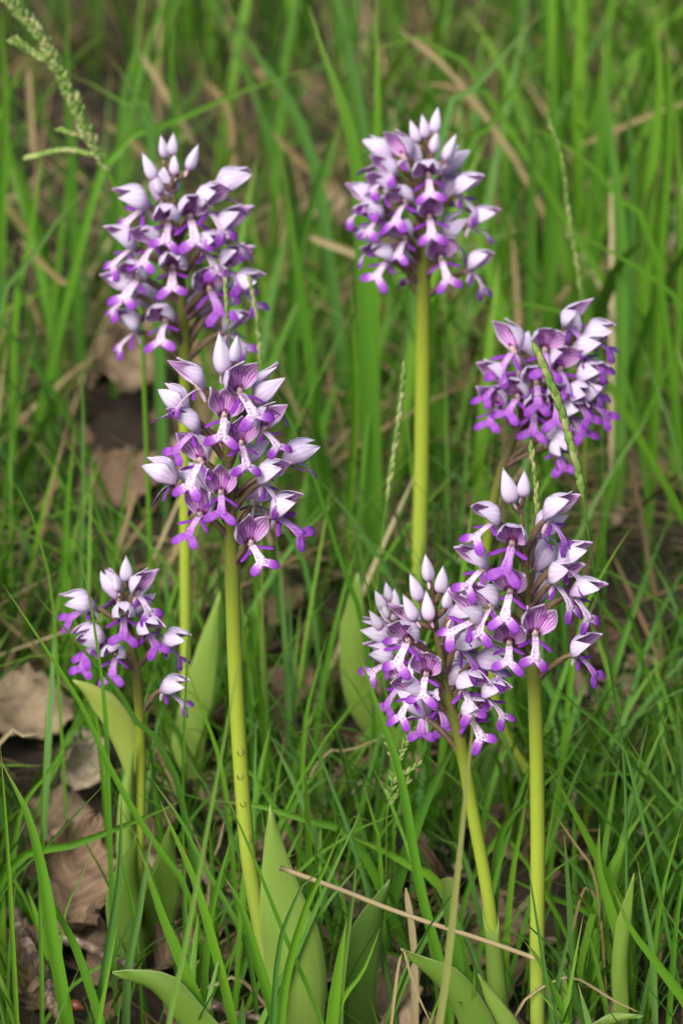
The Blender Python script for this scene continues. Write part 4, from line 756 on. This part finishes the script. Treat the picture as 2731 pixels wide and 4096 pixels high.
# places where the photograph shows bare litter (photograph px, radius px)
BARE = [(520, 1650, 230), (480, 2000, 160), (1300, 860, 150), (110, 2850, 170), (1200, 2450, 160), (2500, 2350, 230), (2300, 2700, 120), (340, 3250, 150), (300, 3600, 150), (300, 500, 260), (820, 500, 230), (1180, 2600, 130), (2600, 2100, 160), (100, 1100, 200)]
def mass(name, base, az, lean0, bend, L, W, rnd, label, mat, K=6, twist=.6, check=True):
    N = len(L); s = np.linspace(0, 1, K + 1)
    P = np.zeros((N, K + 1, 3)); P[:, 0] = base
    for k in range(1, K + 1):
        sm = (s[k] + s[k - 1]) / 2; th = lean0 + bend * sm ** 1.4; ds = (L / K)
        P[:, k, 0] = P[:, k - 1, 0] + np.sin(th) * np.cos(az) * ds; P[:, k, 1] = P[:, k - 1, 1] + np.sin(th) * np.sin(az) * ds; P[:, k, 2] = P[:, k - 1, 2] + np.cos(th) * ds
    low = P[:, :, 2].min(1) > -.02
    keep = low.copy()
    if check:
        x, y = proj(P.reshape(-1, 3)); x = x.reshape(N, -1); y = y.reshape(N, -1); lot = RNG.random(N)
        for x0, x1, y0, y1, Yg, pr in SPIKES:
            hit = ((x > x0) & (x < x1) & (y > y0) & (y < y1) & (P[:, :, 1] < Yg)).any(1); keep &= ~(hit & (lot < pr))
    if check:
        for bx, by, r_ in BARE:
            hit = ((x - bx) ** 2 + (y - by) ** 2 < r_ ** 2).any(1); keep &= ~(hit & (RNG.random(N) < .55) & (P[:, 0, 1] < ground_y(by)))
    P = P[keep]; az, W, rnd = az[keep], W[keep], rnd[keep]; N = len(P)
    T = norm(np.gradient(P, axis=1)); sa = az + math.pi / 2 + RNG.uniform(-twist, twist, N)
    S = np.stack([np.cos(sa), np.sin(sa), 0 * sa], -1)[:, None] * np.ones((1, K + 1, 1)); S = norm(S - T * (S * T).sum(-1, keepdims=True)); N_ = np.cross(S, T)
    prof = np.interp(s, [0, .3, .65, .87, 1], [.7, 1, .85, .48, .02])
    hw = (W[:, None] * .5 * prof)[..., None]
    V = np.stack([P - S * hw + N_ * hw * .3, P, P + S * hw + N_ * hw * .3], 2).reshape(-1, 3)
    M3 = (K + 1) * 3; q = []
    for k in range(K):
        for j in range(2): a = k * 3 + j; q.append((a, a + 1, a + 4, a + 3))
    F_ = (np.arange(N)[:, None, None] * M3 + np.array(q)[None]).reshape(-1, 4)
    me = bpy.data.meshes.new(name); me.vertices.add(len(V)); me.vertices.foreach_set('co', V.astype(np.float32).ravel())
    nf = len(F_); me.loops.add(nf * 4); me.loops.foreach_set('vertex_index', F_.astype(np.int32).ravel())
    me.polygons.add(nf); me.polygons.foreach_set('loop_start', np.arange(0, nf * 4, 4, dtype=np.int32)); me.polygons.foreach_set('loop_total', np.full(nf, 4, np.int32))
    me.polygons.foreach_set('use_smooth', np.ones(nf, bool)); me.update(calc_edges=True)
    uvv = np.tile(np.stack([np.repeat(s, 3), np.tile([0, .5, 1], K + 1)], -1), (N, 1)); uv = me.uv_layers.new(name='UVMap'); uv.data.foreach_set('uv', uvv[F_.ravel()].astype(np.float32).ravel())
    a_ = me.attributes.new('rnd', 'FLOAT', 'POINT'); a_.data.foreach_set('value', np.repeat(rnd, M3).astype(np.float32))
    me.materials.append(MAT[mat]); me.validate()
    o = link(name, me); tag(o, label, name.split('_')[-1] if False else None, kind='stuff'); return o
def tufts(n, x0, x1, y0, y1, pw=1.0):
    x = RNG.uniform(x0, x1, n); y = y0 + (y1 - y0) * RNG.random(n) ** pw
    z = bump_z(x, y); px_, py_ = proj(np.stack([x, y, z + .02], -1)); k = np.ones(n, bool); lot = RNG.random(n)
    for bx, by, r_ in BARE: k &= ~(((px_ - bx) ** 2 + (py_ - by) ** 2 < (r_ * 1.1) ** 2) & (lot < .82))
    return x[k], y[k]
def grow(nt_, per, region, Lf, Wf, spread, lean, bend, tone=(0, .75)):
    tx, ty = tufts(nt_, *region); cnt = RNG.integers(per[0], per[1], len(tx)); idx = np.repeat(np.arange(len(tx)), cnt); N = len(idx)
    bx = tx[idx] + RNG.normal(0, spread, N); by = ty[idx] + RNG.normal(0, spread, N); bz = bump_z(bx, by) - .004
    az = RNG.uniform(0, 2 * math.pi, N); tr_ = RNG.random(len(tx))
    L = Lf(by, N, tr_[idx]); W = Wf(N, tr_[idx]); r_ = np.clip(tone[0] + (tone[1] - tone[0]) * tr_[idx] + RNG.normal(0, .10, N), 0, 1)
    return np.stack([bx, by, bz], -1), az, np.abs(RNG.normal(lean[0], lean[1], N)), RNG.uniform(bend[0], bend[1], N), L, W, r_
hgt = lambda y: np.interp(y, [.8, 1.15, 1.3, 1.6, 2.0, 2.6], [.09, .11, .13, .15, .20, .28])
a = grow(1000, (5, 13), (-.75, .75, .9, 1.7, .75), lambda y, N, t: hgt(y) * RNG.uniform(.5, 1.4, N) * (.8 + .4 * t), lambda N, t: RNG.uniform(.0016, .0040, N) * (.7 + .8 * t), .012, (.22, .17), (.1, 1.2))
mass('grass', *a, 'meadow grass of mixed fine and broad green blades', 'grass')
a = grow(270, (4, 10), (-.85, .85, 1.65, 3.3), lambda y, N, t: hgt(y) * RNG.uniform(.5, 1.2, N), lambda N, t: RNG.uniform(.0022, .0055, N), .018, (.28, .22), (.1, 1.4), (0, .6))
mass('back_grass', *a, 'green meadow grass behind the orchids', 'grass')
a = grow(1300, (6, 16), (-.75, .75, .95, 2.4), lambda y, N, t: hgt(y) * RNG.uniform(.22, .55, N), lambda N, t: RNG.uniform(.0008, .0020, N), .016, (.35, .25), (.1, 1.3), (0, .45))
mass('short_grass', *a, 'short fine grass close to the soil', 'grass', K=4)
a = grow(330, (2, 6), (-.9, .9, 1.65, 3.3), lambda y, N, t: hgt(y) * RNG.uniform(.9, 1.7, N), lambda N, t: RNG.uniform(.0050, .0115, N), .022, (.20, .16), (.1, 1.1))
mass('tall_grass', *a, 'tall broad grass blades at the back of the meadow', 'grass', K=8)
a = grow(750, (3, 9), (-.85, .85, 1.55, 3.3), lambda y, N, t: RNG.uniform(.05, .20, N) * (.7 + .3 * y), lambda N, t: RNG.uniform(.0015, .0060, N), .02, (1.05, .35), (-.1, .5), (0, .9))
a[0][:, 2] += RNG.uniform(.004, .03, len(a[0]))
mass('dead_straw', *a, 'flattened tan dead straw behind the orchids', 'straw', K=4)
a = grow(330, (2, 5), (-.75, .75, 1.1, 1.6), lambda y, N, t: RNG.uniform(.04, .12, N), lambda N, t: RNG.uniform(.0008, .0028, N), .02, (1.3, .2), (-.1, .4), (0, .9))
a[0][:, 2] += RNG.uniform(.002, .012, len(a[0]))
mass('straw_litter', *a, 'thin dry straw lying on the soil among the stems', 'straw', K=4)
a = grow(1100, (2, 6), (-.8, .8, 1.1, 2.8), lambda y, N, t: RNG.uniform(.012, .040, N), lambda N, t: RNG.uniform(.004, .016, N), .02, (1.35, .25), (-.4, .9), (.1, .75))
a[0][:, 2] += RNG.uniform(.004, .012, len(a[0]))
mass('leaf_litter', *a, 'crumbled brown leaf fragments on the soil', 'litter', K=3, check=False)
nfar = 5000; fx = RNG.uniform(-6, 6, nfar); fy = RNG.uniform(-2, 12, nfar); k = ~((np.abs(fx) < .75) & (fy > -.3) & (fy < 3.3)); fx, fy = fx[k], fy[k]; n_ = len(fx)
mass('far_grass', np.stack([fx, fy, bump_z(fx, fy) - .004], -1), RNG.uniform(0, 6.28, n_), np.abs(RNG.normal(.2, .15, n_)), RNG.uniform(.1, 1.1, n_), RNG.uniform(.12, .32, n_), RNG.uniform(.003, .009, n_), RNG.random(n_), 'grass of the meadow all around', 'grass', K=5, check=False)
